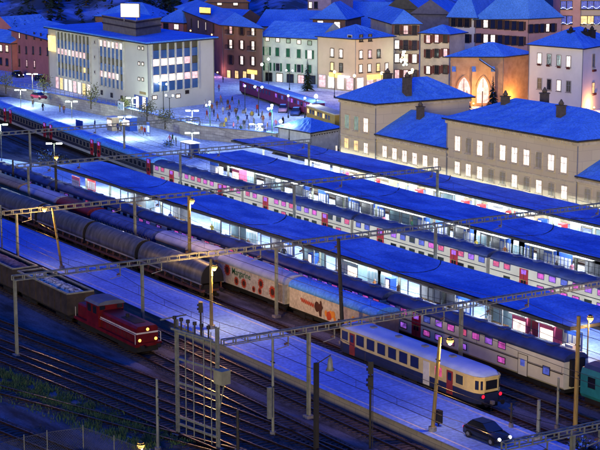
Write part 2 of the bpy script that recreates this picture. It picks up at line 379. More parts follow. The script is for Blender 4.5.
for X, ya, yb, posts, lab in GX:
    gt = thing('catenary_gantry', lab, 'gantry', (X, ya, 0), 0, 'catenary gantries across the tracks')
    m = MB(); lattice(m, (0, 0, 7.65), (0, yb-ya, 7.65), .45, .46, MAST, 1.1, .05); m.build('beam', gt)
    for Y in posts:
        m = MB(); z0 = 1.0 if 76 < Y < 83.6 else (.9 if 97 < Y < 110.4 or 119.6 < Y else 0)
        for sx in (-.13, .13): m.box(sx-.045, sx+.045, -.11, .11, z0, 7.35, MAST)
        m.box(-.12, .12, -.035, .035, z0, 7.35, MAST); m.box(-.35, .35, -.35, .35, z0, z0+.25, CONC)
        m.build('post', gt, (0, Y-ya, 0))
    for Y in TRK:
        if ya < Y < yb:
            m = MB(); m.bar((0,0,7.3),(0,0,6.5),.09,MAST); m.bar((0,0,6.55),(0,-1.1,6.35),.06,MAST); m.cyl((0,-.1,6.75),(0,-.35,6.7),.10,mat('insulator',(.16,.09,.06),.3)); m.build('registration_arm', gt, (0, Y-ya+.6, 0))
wires = {69.6:'the freight track nearest the viewer', 74.15:'the track beside the snowy loading platform', 85.6:'the track of the yellow railcar', 90.7:'the track of the sunflower wagon', 95.1:'the near double deck train', 112.7:'the empty track behind the near canopy', 117.2:'the farther double deck train', 131.7:'the track between the two rear canopies'}
for Y, wt in wires.items():
    m = MB(); x = -335 if Y < 100 else -236
    xs = [x, -241, -209, -177, -144.5, -113.3, -80.8, -60] if Y < 100 else [x, -209, -177, -144.5, -113.3, -90]
    for a, b in zip(xs, xs[1:]):
        m.bar((a,Y,5.75),(b,Y,5.75),.035,WIRE)
        for k in range(6):
            f0, f1 = k/6, (k+1)/6; zz = lambda f: 7.15-.9*4*f*(1-f)
            m.bar((a+(b-a)*f0,Y,zz(f0)),(a+(b-a)*f1,Y,zz(f1)),.03,WIRE)
            if k: m.bar((a+(b-a)*f0,Y,zz(f0)),(a+(b-a)*f0,Y,5.75),.02,WIRE)
    tag(m.build('overhead_wire'), 'thin overhead wire above '+wt, 'overhead wire', 'overhead wires above the tracks')

# ------------------------------------------------------------------ rolling stock
def bogie_mesh(wb=2.5, r=.45, name='bogie'):
    m = MB()
    for y in (-.98, .98): m.box(-wb/2-.6, wb/2+.6, y-.07, y+.07, .42, .72, BLACK); m.box(-.5,.5,y-.14,y+.14,.35,.85,BLACK)
    m.box(-.25,.25,-.95,.95,.45,.75,BLACK)
    for x in (-wb/2, wb/2):
        m.cyl((x,-.8,r+.3),(x,.8,r+.3),.08,BLACK)
        for y in (-.78,.78): m.cyl((x,y-.06,r+.3),(x,y+.06,r+.3),r,MASTD,n=14)
    return m.mesh(name)
BOGIE = bogie_mesh()
def pane_mesh(w, h, M, fr=None, name='window'):
    m = MB(); m.box(-w/2, w/2, -.02, .02, -h/2, h/2, M)
    if fr:
        t = .07
        for a in ((-w/2-t,-w/2,-h/2-t,h/2+t),(w/2,w/2+t,-h/2-t,h/2+t),(-w/2,w/2,-h/2-t,-h/2),(-w/2,w/2,h/2,h/2+t)): m.box(a[0],a[1],-.035,.02,a[2],a[3],fr)
    return m.mesh(name)
PM = {}
def pane(w, h, key, fr=None):
    k = (w, h, key, fr.name if fr else '')
    if k not in PM: PM[k] = pane_mesh(w, h, WIN[key], fr)
    return PM[k]
L2 = 13.35
def dd_profile():
    p = [(-1.25,.95),(-1.4,1.15),(-1.4,3.3),(-1.36,3.68)]
    q = [(-y, z) for y, z in p[::-1]]
    return p+q
DDB = MB().extr(dd_profile(), -L2, L2, CREAMC).mesh('body')
r = MB(); prof = [(-1.37,3.68),(-1.27,4.0),(-.95,4.3),(-.5,4.46),(0,4.52),(.5,4.46),(.95,4.3),(1.27,4.0),(1.37,3.68)]
r.extr(prof, -L2, L2, DROOF, smooth=True)
for k in range(7): r.box(-10.5+k*3.4, -9.7+k*3.4, -.45, .45, 4.44, 4.60, DROOF)
DDR = r.mesh('roof')
DDS = MB().box(-L2+.1, L2-.1, -1.415, 1.415, 2.42, 2.52, STRIP).mesh('side_stripe')
m = MB(); m.box(-L2+.2, L2-.2, -1.1, 1.1, .5, .96, BLACK); DDU = m.mesh('underframe')
m = MB(); m.box(-L2-.34, -L2, -.75, .75, 1.2, 3.9, BLACK); m.box(L2, L2+.34, -.75, .75, 1.2, 3.9, BLACK); DDG = m.mesh('gangway')
m = MB(); m.box(-.72,.72,-.03,.03,1.0,3.6,RED); m.box(-.4,-.08,-.045,.01,1.7,2.3,DARKG); m.box(.08,.4,-.045,.01,1.7,2.3,DARKG); m.box(-.4,.4,-.045,.01,2.95,3.5,WIN['v']); m.box(-.02,.02,-.05,.01,1.05,3.1,STRIP)
m.box(-.7,.7,-.05,.01,2.2,2.26,mat('brass_rail',(.5,.35,.06),.4)); DDD = m.mesh('door')
m = MB(); m.box(-.62,.62,-.03,.03,1.0,3.1,CREAMC)
for a in ((-.66,-.62,.98,3.14),(.62,.66,.98,3.14),(-.66,.66,3.10,3.14)): m.box(a[0],a[1],-.04,.01,a[2],a[3],STRIP)
m.box(-.3,.3,-.05,.01,1.95,2.65,WIN['k']); DDW = m.mesh('door')
def dd_coach(label, X, Y, pat_up, pat_lo, kind='mid', rz=0, dull=False, group='double deck coaches', zz=0.3):
    c = thing('double_deck_coach', label, 'train coach', (X, Y, zz-.3), rz, group)
    c.scale = (1,1,.9); put('body', DDB, c); put('roof', DDR, c); put('side_stripe', DDS, c); put('underframe', DDU, c); put('gangway', DDG, c)
    for x in (-9.6, 9.6): put('bogie', BOGIE, c, (x, 0, 0))
    doors = (-7.4, 7.4) if kind == 'mid' else (-8.2,)
    for x in doors: put('door', DDD, c, (x, -1.41, 0))
    if kind == 'end':
        put('door', DDW, c, (7.9, -1.41, 0)); put('window', pane(.85,.75,'k',STRIP), c, (11.1,-1.41,2.3))
    xs = [x for x in [-12.2+1.9*k for k in range(14)] if all(abs(x-d) > 1.15 for d in doors) and (kind == 'mid' or x < 5.6)]
    for k, x in enumerate(xs):
        a = pat_up[k % len(pat_up)]; b = pat_lo[k % len(pat_lo)]
        if a != '-': put('window', pane(.98,.62,a,DROOF), c, (x,-1.392,3.30))
        if b != '-' and abs(x) < 11 : put('window', pane(.98,.56,b,STRIP), c, (x,-1.41,1.78))
    return c
UPS = ['mmkvmrvmmm','vvvkmvmmvv','mvmmvmkvmv','uurumuuruu','uuuuuuuuuu','uuuu0uuuuu']
for i, X in enumerate([-119.4+.05, -146.9, -174.3, -201.7, -229.1, -256.5]):
    dd_coach(['foremost coach of the near double deck train, dark open gangway facing the turquoise locomotive','second coach from the right of the near double deck train, behind the painted second wagon','near double deck coach behind the sunflower wagon, violet windows','near double deck coach behind the blue ribbed wagon, dull windows','near double deck coach at the left, unlit windows, behind the silver hood wagons','near double deck coach at the left edge of the picture, unlit windows'][i], X, 95.1,
        ['vmkvmrmvmm','rummvvvmvm','mvumvmurur','uuuuruuuuu','uuuuuuuuuu','uuuuuuuuuu'][i], ['mvmvmv--mv','uuvuuruu-u','uuuuuuuuuu','uuuuuuuuuu','uuuuuuuuuu','uuuuuuuuuu'][i], 'end' if i == 0 else 'mid')
for i, X in enumerate([-130.2, -157.5, -184.8, -212.1]):
    dd_coach(['farther double deck coach at the right edge between two canopies, magenta windows','farther double deck coach second from the right, blue and rose windows','farther double deck coach third from the right, pink glowing windows','farther double deck coach at the rear left end of its train, rose windows'][i], X, 116.9,
        ['rrmvkmvmmr','kkvkukmrrv','rmmmrkvmuu','mrmmrrmmmr'][i], ['uummmmuvmm','uu0uuuuu0u','ruuruuuuur','uruuuuuuuu'][i])
# dark single deck train fanning away at the left
SDC = mat('dark_coach_side', (.035,.035,.055), .5); SDL = mat('coach_pale_band', (.42,.42,.40), .6)
m = MB(); m.extr([(-1.4,1.0),(-1.4,3.1),(1.4,3.1),(1.4,1.0)], -12, 12, SDC); m.box(-12,12,-1.43,1.43,1.0,1.42,SDL); SB = m.mesh('body')
SR = MB().extr([(-1.4,3.1),(-1.3,3.5),(-.8,3.85),(0,3.95),(.8,3.85),(1.3,3.5),(1.4,3.1)], -12, 12, SNOWR, smooth=True).mesh('roof')
SU = MB().box(-11.8,11.8,-1.1,1.1,.5,1.0,BLACK).mesh('underframe')
def sd_coach(label, P, rz, key='0'):
    c = thing('passenger_coach', label, 'train coach', (P[0],P[1],0), rz, 'dark coaches fanning away on the left')
    put('body',SB,c); put('roof',SR,c); put('underframe',SU,c)
    for x in (-8.5,8.5): put('bogie',BOGIE,c,(x,0,0))
    for x in (-10.9,10.9): put('door',DDD,c,(x,-1.42,0))
    for k in range(11): put('window', pane(1.2,.8,key,GREYP), c, (-9+1.8*k,-1.42,2.4))
    return c
a0 = math.atan2(124.5-117.2, -(305-229))
for i in range(5):
    X = -240.5-i*24.8; Y = 118.6+(i+.3)*2.05+(i*i*.12)
    sd_coach(['dark coach joined to the farther double deck train','dark snow roofed coach below the people on the far platform','dark snow roofed coach below the two left kiosks','dark snow roofed coach third from the picture edge at the left','dark snow roofed coach at the far left picture edge'][i], (X, Y), -.085-.012*i, '0')

def wheels4(c, xs, y0=0):
    for x in xs: put('bogie', BOGIE, c, (x, y0, 0))
# silver hooded wagons on the railcar's track
SILV = mat('silver_tarpaulin', (.14,.145,.14), .42, .35, (.06,.062,.06), .9, .5, stretch=(1.6,.6,.6)); RUST = mat('rust_frame', (.13,.045,.03), .85, 0, (.05,.025,.02), 1.5)
def arch(w, z0, z1, n=12): return [(-w*math.cos(math.pi*k/n), z0+(z1-z0)*math.sin(math.pi*k/n)**.8) for k in range(n+1)]
def hood(label, xa, xb, Y, lit=False):
    L = (xb-xa)/2; c = thing('hood_wagon', label, 'freight wagon', ((xa+xb)/2, Y, 0), 0, 'silver hooded freight wagons')
    m = MB(); m.extr(arch(1.42, 2.15, 4.15), -L, L, SILV, smooth=True)
    for k in range(9):
        x = -L+.1+(2*L-.2)*k/8; m.extr(arch(1.43,2.13,4.155), x-.03, x+.03, SILV, smooth=True)
    m.build('hood', c)
    m = MB(); m.box(-L,L,-1.35,1.35,1.15,1.4,RUST)
    for k in range(8):
        x = -L+.4+(2*L-.8)*k/7
        for y in (-1.3,1.3): m.box(x-.07,x+.07,y-.06,y+.06,1.4,2.2,RUST)
        m.bar((x,-1.3,1.4),(x+.6,-1.3,2.1),.07,MASTD)
    m.box(-L+.2,L-.2,-.9,.9,1.4,1.9,BLACK); m.box(-L,L,-1.42,-1.3,2.0,2.18,GREYP); m.box(-L,L,1.3,1.42,2.0,2.18,GREYP); m.build('frame', c)
    for e in (-1, 1):
        m = MB(); m.extr(arch(1.40,2.15,4.1), e*L-.06, e*L+.06, BLACK); m.build('end_wall', c)
        for y in (-.85,.85):
            m = MB(); m.cyl((e*(L+.05),y,1.3),(e*(L+.5),y,1.3),.09,BLACK); m.cyl((e*(L+.5),y,1.3),(e*(L+.56),y,1.3),.22,BLACK); m.build('buffer', c)
    wheels4(c, (-L+2.2, L-2.2)); return c
for i, (a, b) in enumerate([(-242.6,-228.9),(-228,-214.3),(-213.5,-198.9),(-198.1,-184.2),(-183.4,-170.1),(-169.2,-154.2)]):
    hood(['silver hooded wagon at the left edge beside the snowy platform','silver hooded wagon second from the left end of its row','silver hooded wagon under the star bright yard lamp','silver hooded wagon just right of the star bright yard lamp','silver hooded wagon between two gantry posts, second from the right end','rightmost silver hooded wagon, next to the yellow lamp post'][i], a, b, 85.9)
# mixed wagons on the next track
VAN = mat('tan_van', (.44,.30,.17), .7, 0, (.30,.19,.10), 1.2); BLUEW = mat('blue_wagon', (.05,.08,.25), .6, 0, (.03,.04,.12), .6); REDW = mat('dark_red_van', (.30,.03,.03), .7, 0, (.17,.02,.02), 1)
WHW = mat('pale_van_side', (.56,.48,.36), .6, 0, (.45,.37,.27), .8, fine=3); WROOF = mat('pale_van_roof', (.42,.44,.55), .7, 0, (.28,.30,.42), .6)
def van(label, xa, xb, Y, side, roof, ribs=0, zt=4.0, zs=3.2, name='covered_wagon', group=None, flat=False):
    L = (xb-xa)/2; c = thing(name, label, 'freight wagon', ((xa+xb)/2, Y, 0), 0, group)
    m = MB(); m.box(-L,L,-1.38,1.38,1.15,zs,side)
    for k in range(ribs+1 if ribs else 0):
        x = -L+.06+(2*L-.12)*k/ribs; m.box(x-.05,x+.05,-1.42,1.42,1.15,zs,side)
    m.build('body', c)
    m = MB(); n = 10; pr = [(-1.46*math.cos(math.pi*k/n), zs+(zt-zs)*math.sin(math.pi*k/n)**.75) for k in range(n+1)]
    m.extr(pr, -L-.1, L+.1, roof, smooth=True)
    if ribs:
        for k in range(ribs+1):
            x = -L+.06+(2*L-.12)*k/ribs; m.extr([(y*1.02, z+.04) for y, z in pr], x-.05, x+.05, roof)
    m.build('roof', c)
    m = MB(); m.box(-L,L,-1.2,1.2,.9,1.15,BLACK); m.box(-L+2.5,L-2.5,-.9,.9,.5,.9,BLACK); m.build('underframe', c)
    for e in (-1,1):
        for y in (-.85,.85):
            m = MB(); m.cyl((e*L,y,1.05),(e*(L+.42),y,1.05),.09,BLACK); m.cyl((e*(L+.42),y,1.05),(e*(L+.47),y,1.05),.22,BLACK); m.build('buffer', c)
    wheels4(c, (-L+2.1, L-2.1)); return c
van('brown tan covered wagon at the left under the near double deck coach', -228, -216, 90.7, VAN, VAN)
van('tan covered wagon left of the dark red wagon', -215, -203.6, 90.7, VAN, WROOF)
van('dark red covered wagon with red roof between the silver wagons and the coaches', -202.6, -193, 90.7, REDW, REDW)
rb = van('long blue ribbed wagon with slatted yellowish edge beside the coaches', -192, -175.2, 90.7, BLUEW, mat('blue_wagon_roof', (.10,.15,.36), .6, 0, (.04,.06,.18), .8), ribs=22, zt=3.9, zs=3.0, name='ribbed_wagon')
sm = MB().box(-.16,.16,-.05,.03,2.35,3.05,VAN).mesh('side_slat')
for k in range(22): put('side_slat', sm, rb, (-8.0+k*.76,-1.45,0))
van('pale wagon with rounded roof behind the tall timber lamp mast', -174.0, -166.6, 90.7, VAN, WROOF, zt=4.1)
van('tan lit covered wagon just left of the sunflower wagon', -165.9, -159.9, 90.7, VAN, WROOF, zt=4.1)
# the sunflower wagon
mg = van('white covered wagon painted with red sunflowers and green lettering, domed snowy roof', -158.9, -144.9, 90.7, WHW, WROOF, zt=4.15, zs=3.25, name='refrigerated_wagon')
PET = mat('petal_red', (.50,.06,.02), .7); SEED = mat('seed_brown', (.07,.02,.01), .8); GRN = mat('lettering_green', (.02,.12,.05), .6); ORA = mat('paint_orange', (.75,.26,.03), .6)
def flower(c, x, z, r):
    m = MB(); n = 14
    for k in range(n):
        t = 2*math.pi*k/n; d = Vector((math.cos(t),0,math.sin(t))); s = Vector((-math.sin(t),0,math.cos(t))); b = Vector((x,-1.386,z))
        m.add([b+d*r*.35-s*r*.14, b+d*r*.75-s*r*.17, b+d*r, b+d*r*.75+s*r*.17, b+d*r*.35+s*r*.14], [(0,1,2,3,4)], PET)
    m.add([(x+r*.48*math.cos(2*math.pi*k/16), -1.392, z+r*.48*math.sin(2*math.pi*k/16)) for k in range(16)], [tuple(range(16))], SEED)
    m.build('painted_flower', c)
for x, z, r in ((-5.0,2.65,.62),(-3.0,1.75,.45),(-1.4,1.8,.5),(.7,1.55,.34),(2.2,2.45,.52),(2.0,1.6,.36),(4.6,2.0,.62)): flower(mg, x, z, r*1.2)
def text(parent, s, x, z, y, size, M, bold=.012):
    cu = bpy.data.curves.new('lettering', 'FONT'); cu.body = s; cu.size = size; cu.extrude = .006; cu.offset = bold
    cu.align_x = 'LEFT'; o = bpy.data.objects.new('tmp', cu); C.objects.link(o)
    dg = bpy.context.evaluated_depsgraph_get(); me = bpy.data.meshes.new_from_object(o.evaluated_get(dg)); bpy.data.objects.remove(o)
    me.materials.clear(); me.materials.append(M); o = put('lettering', me, parent, (x, y, z)); o.rotation_euler = (math.pi/2, 0, 0); return o
text(mg, 'Margarine', -4.0, 2.42, -1.395, 1.0, GRN, .008)
m = MB()
for k in range(5): m.box(5.6+k*.22,5.68+k*.22,-1.40,-1.38,1.3,3.1,MASTD)
m.build('end_ladder', mg)
w2 = van('second painted wagon with blue snowy roof, red script and orange figures', -143.9, -128.2, 90.7, WHW, SNOWR, zt=4.1, zs=3.25, name='refrigerated_wagon')
m = MB(); m.box(7.85,7.9,-1.35,1.35,1.2,3.3,VAN); m.build('end_wall', w2)
RN2 = random.Random(3)
for k in range(15):                          # painted band of shapes: fruit-like orange blobs and a dark standing figure
    x = -2.6+RN2.random()*7.4; z = 1.35+RN2.random()*.9; r0 = .16+RN2.random()*.3; m = MB()
    m.add([(x+r0*math.cos(t*math.pi/5)*(1+.3*RN2.random()), -1.386-.0008*k, z+r0*math.sin(t*math.pi/5)*(1+.4*RN2.random())) for t in range(10)], [tuple(range(10))], [ORA,PET,ORA,SEED,mat('paint_yellow',(.75,.5,.08),.6)][k % 5]); m.build('painted_shape', w2)
m = MB(); q = [(-2.1,1.3),(-1.7,1.3),(-1.65,1.9),(-1.4,2.3),(-1.6,2.5),(-1.7,2.9),(-1.95,2.95),(-2.0,2.6),(-2.4,2.4),(-2.5,1.9),(-2.25,1.9)]
m.add([(x,-1.40,z) for x, z in q], [tuple(range(len(q)))], SEED); m.build('painted_shape', w2)
m = MB(); p0 = None
for k in range(40):
    x = -5.6+k*.065; z = 2.35+.22*math.sin(k*1.25)-.004*k; q = Vector((x,-1.40,z))
    if p0 is not None: m.bar(p0, q, .07, PET)
    p0 = q
m.build('painted_script', w2)

# ------------------------------------------------------------------ yellow railcar
RCY = mat('railcar_cream', (.66,.52,.20), .4, 0, (.52,.40,.14), 1); RCB = mat('railcar_dark_blue', (.02,.028,.07), .4)
RCR = mat('railcar_roof', (.40,.50,.72), .6, 0, (.28,.38,.62), .5)
rc = thing('railcar', 'cream and dark blue railcar with two red tail lamps standing beside the snowy platform', 'railcar', (-116.4, 85.6, 0))
LR = 10.6
def body_ring(x, w, z0, z1): return [(x,-w,z0),(x,w,z0),(x,w,z1),(x,-w,z1)]
def nose(m, w, z0, z1, M, L=LR):
    secs = [(-L,w*.80),(-L+.9,w),(L-1.5,w),(L-.7,w*.93),(L-.2,w*.76),(L,w*.52)]
    vs = []; fs = []
    for x, ww in secs: vs += body_ring(x, ww, z0, z1)
    for i in range(len(secs)-1):
        for j in range(4): fs.append((i*4+j, i*4+(j+1)%4, i*4+4+(j+1)%4, i*4+4+j))
    fs += [(0,1,2,3),(len(vs)-4,len(vs)-3,len(vs)-2,len(vs)-1)]; m.add(vs, fs, M)
m = MB(); nose(m, 1.40, 2.0, 3.25, RCY); nose(m, 1.41, 1.05, 2.0, RCB); nose(m, 1.43, 1.97, 2.05, RCY); m.build('body', rc)
m = MB(); nose(m, 1.44, 3.25, 3.38, RCY, LR+.05)
vs = []; fs = []; secs = [(-LR,1.0,3.5),(-LR+1,1.38,3.85),(LR-2,1.38,3.85),(LR-.8,1.25,3.75),(LR-.1,.8,3.45)]; n = 9
for x, ww, zt in secs:
    for k in range(n): vs.append((x, -ww*math.cos(math.pi*k/(n-1)), 3.38+(zt-3.38)*math.sin(math.pi*k/(n-1))**.7))
for i in range(len(secs)-1):
    for k in range(n-1): fs.append((i*n+k, i*n+k+1, (i+1)*n+k+1, (i+1)*n+k))
fs += [tuple(range(n)), tuple(range((len(secs)-1)*n, len(secs)*n))]
m.add(vs, fs, RCR, True)
for x in (-7,-3,1,5): m.box(x,x+.5,-.25,.25,3.8,3.98,GREYP)
m.build('roof', rc)
for k, x in enumerate([-9.4,-6.9,-5.2,-3.5,-1.8,-.1,1.6]): put('window', pane(1.05,.85,'0',RCB if k else RCY), rc, (x,-1.405,2.72))
for x in (5.1,8.05): put('window', pane(1.0,.8,'u' if x>6 else 'r',RCY), rc, (x,-1.405,2.7))
m = MB(); m.box(-.45,.45,-.03,.03,1.1,3.2,mat('pale_door',(.7,.66,.5),.5)); dm = m.mesh('door'); put('door', dm, rc, (3.35,-1.41,0))
m = MB(); m.box(-.42,.42,-.03,.03,1.1,3.15,REDW); m.box(-.25,.25,-.045,0,2.3,3.0,DARKG); dm = m.mesh('door'); put('door', dm, rc, (6.7,-1.41,0)); put('door', dm, rc, (-8.2,-1.41,0))
def on_nose(y0, y1, x0, x1, z0, z1, M, nm, off=.02):
    d = Vector((x1-x0, y1-y0, 0)).normalized(); n_ = Vector((-d.y, d.x, 0)); n_ = n_ if n_.x > 0 else -n_
    a = Vector((x0,y0,0))+n_*off; b = Vector((x1,y1,0))+n_*off; m = MB()
    vs = [p+Vector((0,0,z)) for z in (z0,z1) for p in (a, b, b-n_*.05, a-n_*.05)]
    m.add(vs, [(0,1,2,3),(4,5,6,7),(0,1,5,4),(1,2,6,5),(2,3,7,6),(3,0,4,7)], M); return m.build(nm, rc)
on_nose(-.60,.60, LR, LR, 2.28, 3.05, DARKG, 'windscreen')
for s in (-1,1): on_nose(s*.80, s*1.02, LR-.07, LR-.18, 2.28, 3.05, DARKG, 'windscreen'); on_nose(s*1.12, s*1.27, LR-.30, LR-.60, 2.28, 3.05, DARKG, 'windscreen')
TAIL = emi('tail_lamp_red', (1.0,.01,.03), 2.2)
for s in (-1,1):
    m = MB(); m.cyl((LR-.1,s*.92,1.75),(LR+.10,s*.92,1.75),.15,TAIL); m.cyl((LR-.2,s*.92,1.75),(LR+.07,s*.92,1.75),.20,RCB,n=12); m.build('tail_lamp', rc)
    m = MB(); m.cyl((LR-.3,s*.85,1.15),(LR+.45,s*.85,1.15),.09,BLACK); m.cyl((LR+.45,s*.85,1.15),(LR+.5,s*.85,1.15),.22,BLACK); m.build('buffer', rc)
m = MB(); m.box(-LR+.5,LR-.6,-1.2,1.2,.5,1.05,BLACK); m.build('underframe', rc)
for x in (-7,7): put('bogie', BOGIE, rc, (x,0,0))
m = MB(); m.box(LR-.1,LR+.35,-.12,.12,1.0,1.3,GREYP); m.build('coupling', rc)
m = MB()
for k in range(5): m.box(-6.0+k*2.2,-4.9+k*2.2,-1.30,-1.05,.45,1.0,MASTD)
m.build('equipment_box', rc)

# ------------------------------------------------------------------ red diesel locomotive and its wagons
LRED = mat('loco_red', (.13,.006,.009), .38, 0, (.08,.004,.005), 1.2); LWH = mat('loco_stripe', (.62,.55,.48), .5); HEAD = emi('head_lamp_amber', (1.0,.40,.08), 3.0)
lo = thing('diesel_locomotive', 'dark red diesel locomotive with white side stripe and three amber lamps', 'locomotive', (-144.3, 69.6, 0))
m = MB(); m.box(-6.9,6.9,-1.4,1.4,1.15,1.45,LRED); m.box(-6.7,6.7,-1.1,1.1,.6,1.15,BLACK); m.build('frame', lo)
m = MB(); m.extr([(-1.12,1.45),(-1.12,2.85),(-.95,3.05),(.95,3.05),(1.12,2.85),(1.12,1.45)], -1.2, 6.6, LRED)
for k in range(6): m.box(.1+k*.9,.75+k*.9,-1.14,1.14,1.65,2.05,mat('louvre',(.10,.01,.012),.6))
m.build('long_hood', lo)
m = MB(); m.extr([(-1.05,1.45),(-1.05,2.65),(-.9,2.8),(.9,2.8),(1.05,2.65),(1.05,1.45)], -6.6, -3.9, LRED); m.build('short_hood', lo)
m = MB(); m.extr([(-1.38,1.45),(-1.38,3.6),(1.38,3.6),(1.38,1.45)], -3.9, -1.2, LRED); m.build('cab', lo)
m = MB(); m.extr([(-1.5,3.6),(-1.3,3.85),(-.6,4.02),(.6,4.02),(1.3,3.85),(1.5,3.6)], -4.1, -1.0, mat('cab_roof_grey', (.12,.13,.17), .7)); m.build('cab_roof', lo)
for x in (-3.2,-1.95): put('window', pane(.85,.75,'0',LRED), lo, (x,-1.385,3.05))
for s in (-1,1):
    m = MB(); m.box(-1.19,-1.14,s*.95-.28,s*.95+.28,3.12,3.52,DARKG); m.build('window', lo)
m = MB(); m.box(-1.2,6.62,-1.145,1.145,2.32,2.47,LWH); m.build('side_stripe', lo)
m = MB(); m.box(6.55,6.66,-1.14,1.14,1.5,2.3,LRED); m.build('nose_panel', lo)
m = MB()
for k in range(7): m.box(-1.0+k*1.08,-.985+k*1.08,-1.135,-1.118,1.5,2.8,BLACK)
m.box(2.2,5.2,-.55,.55,3.045,3.09,BLACK); m.build('hood_grille', lo)
for y, z in ((0,2.75),(-.85,1.75),(.85,1.75)):
    m = MB(); m.cyl((6.55,y,z),(6.75,y,z),.15,HEAD); m.cyl((6.5,y,z),(6.70,y,z),.21,BLACK,n=12); m.build('head_lamp', lo)
for e in (-1,1):
    for y in (-.88,.88):
        m = MB(); m.cyl((e*6.9,y,1.2),(e*7.35,y,1.2),.09,BLACK); m.cyl((e*7.35,y,1.2),(e*7.4,y,1.2),.22,BLACK); m.build('buffer', lo)
m = MB()
for x in (-6.6,6.75): 
    for y in (-1.35,1.35): m.bar((x,y,1.45),(x,y,2.4),.04,LWH)
for y in (-1.35,1.35): m.bar((-.9,y,2.35),(6.75,y,2.35),.035,LWH); 
m.build('handrail', lo)
m = MB(); m.cyl((2.5,0,3.0),(2.5,0,3.4),.18,BLACK); m.build('exhaust', lo)
for x in (-4.3,4.3): put('bogie', BOGIE, lo, (x,0,0))
GRAV = mat('gravel_load', (.80,.70,.48), .95, 0, (.10,.08,.06), 2.6, 1.6, lo=.40, hi=.56); HOP = mat('hopper_brown', (.055,.04,.032), .8, 0, (.025,.02,.017), .9)
def hopper(label, X, L, load=GRAV, side=HOP):
    c = thing('hopper_wagon', label, 'freight wagon', (X, 69.6, 0), 0, 'open freight wagons behind the locomotive')
    m = MB(); w_, t_ = 1.42, .1
    for s in (-1,1): m.box(-L,L,s*w_-.05,s*w_+.05,1.2,3.35,side); m.box(-L-.05,L+.05,s*w_-.09,s*w_+.09,3.3,3.45,MAST)
    for s in (-1,1): m.box(s*L-.05,s*L+.05,-w_+.05,w_-.05,1.2,3.35,side); m.box(s*L-.08,s*L+.08,-w_+.09,w_-.09,3.3,3.45,MAST)
    m.box(-L,L,-w_+.05,w_-.05,1.1,1.25,side)
    for k in range(9):
        x = -L+2*L*k/8
        for s in (-1,1): m.box(x-.06,x+.06,s*w_-.13,s*w_+.13,1.2,3.3,side)
    m.build('body', c)
    nx, ny = 40, 10; vs = []
    for i in range(nx+1):
        for j in range(ny+1):
            a, b = i/nx, j/ny; vs.append((-L+.06+(2*L-.12)*a, -w_+.06+(2*w_-.12)*b, 2.85+.55*math.sin(math.pi*b)*min(1, 6*a*(1-a)+.2)+RND.random()*.14))
    m = MB(); m.add(vs, [(i*(ny+1)+j,(i+1)*(ny+1)+j,(i+1)*(ny+1)+j+1,i*(ny+1)+j+1) for i in range(nx) for j in range(ny)], load); m.build('load', c)
    m = MB(); m.box(-L,L,-1.1,1.1,.8,1.12,BLACK); m.build('underframe', c)
    wheels4(c, (-L+2,L-2)); return c
hopper('brown open wagon heaped with pale gravel behind the red locomotive', -159.0, 6.4)
hopper('dull open wagon with purplish load, second behind the red locomotive', -173.2, 6.4, mat('coal_snow', (.16,.12,.17), .9, 0, (.05,.03,.04), 1.5, 1))
hopper('dull open wagon at the left picture edge, third behind the red locomotive', -187.4, 6.4, mat('coal_snow', (.2,.2,.2)))

# ------------------------------------------------------------------ turquoise electric locomotive at the right
TEAL = mat('turquoise_paint', (.02,.20,.22), .4, 0, (.015,.14,.16), 1)
te = thing('electric_locomotive', 'turquoise electric locomotive cut by the right picture edge, next to the near double deck train', 'locomotive', (-95.2, 95.1, 0))
m = MB(); m.extr([(-1.25,.9),(-1.42,1.2),(-1.42,2.9),(-1.25,3.45),(1.25,3.45),(1.42,2.9),(1.42,1.2),(1.25,.9)], -8.6, 8.8, TEAL); m.build('body', te)
m = MB(); m.extr([(-1.27,3.45),(-1.0,3.75),(0,3.85),(1.0,3.75),(1.27,3.45)], -8.4, 8.8, mat('loco_roof',(.04,.06,.12),.7))
for x in (-5,-2,1,4,7): m.box(x,x+1.1,-.6,.6,3.8,4.05,GREYP)
m.build('roof', te)
for x in (-7.2,): m = MB(); m.box(x-.45,x+.45,-1.45,-1.38,1.9,2.85,DARKG); m.build('window', te)
m = MB()
for k in range(8): m.box(-4+k*1.2,-3.2+k*1.2,-1.44,-1.38,2.2,2.8,mat('teal_louvre',(.02,.12,.14),.6))
m.build('grille', te)
m = MB(); m.box(-8.68,-8.58,-1.0,1.0,2.1,3.0,DARKG); m.build('windscreen', te)
m = MB(); m.box(-8.3,8.5,-1.15,1.15,.45,.95,BLACK); m.build('underframe', te)
for x in (-5.5,5.5): put('bogie', BOGIE, te, (x,0,0))
m = MB(); B = WIN['k']
for a, b in (((-4.2,-.5,3.95),(-3,-.5,4.7)),((-4.2,.5,3.95),(-3,.5,4.7)),((-3,-.5,4.7),(-4.2,-.7,5.5)),((-3,.5,4.7),(-4.2,.7,5.5)),((-4.2,-.9,5.5),(-4.2,.9,5.5))): m.bar(a,b,.07,GREYP)
m.build('pantograph', te)

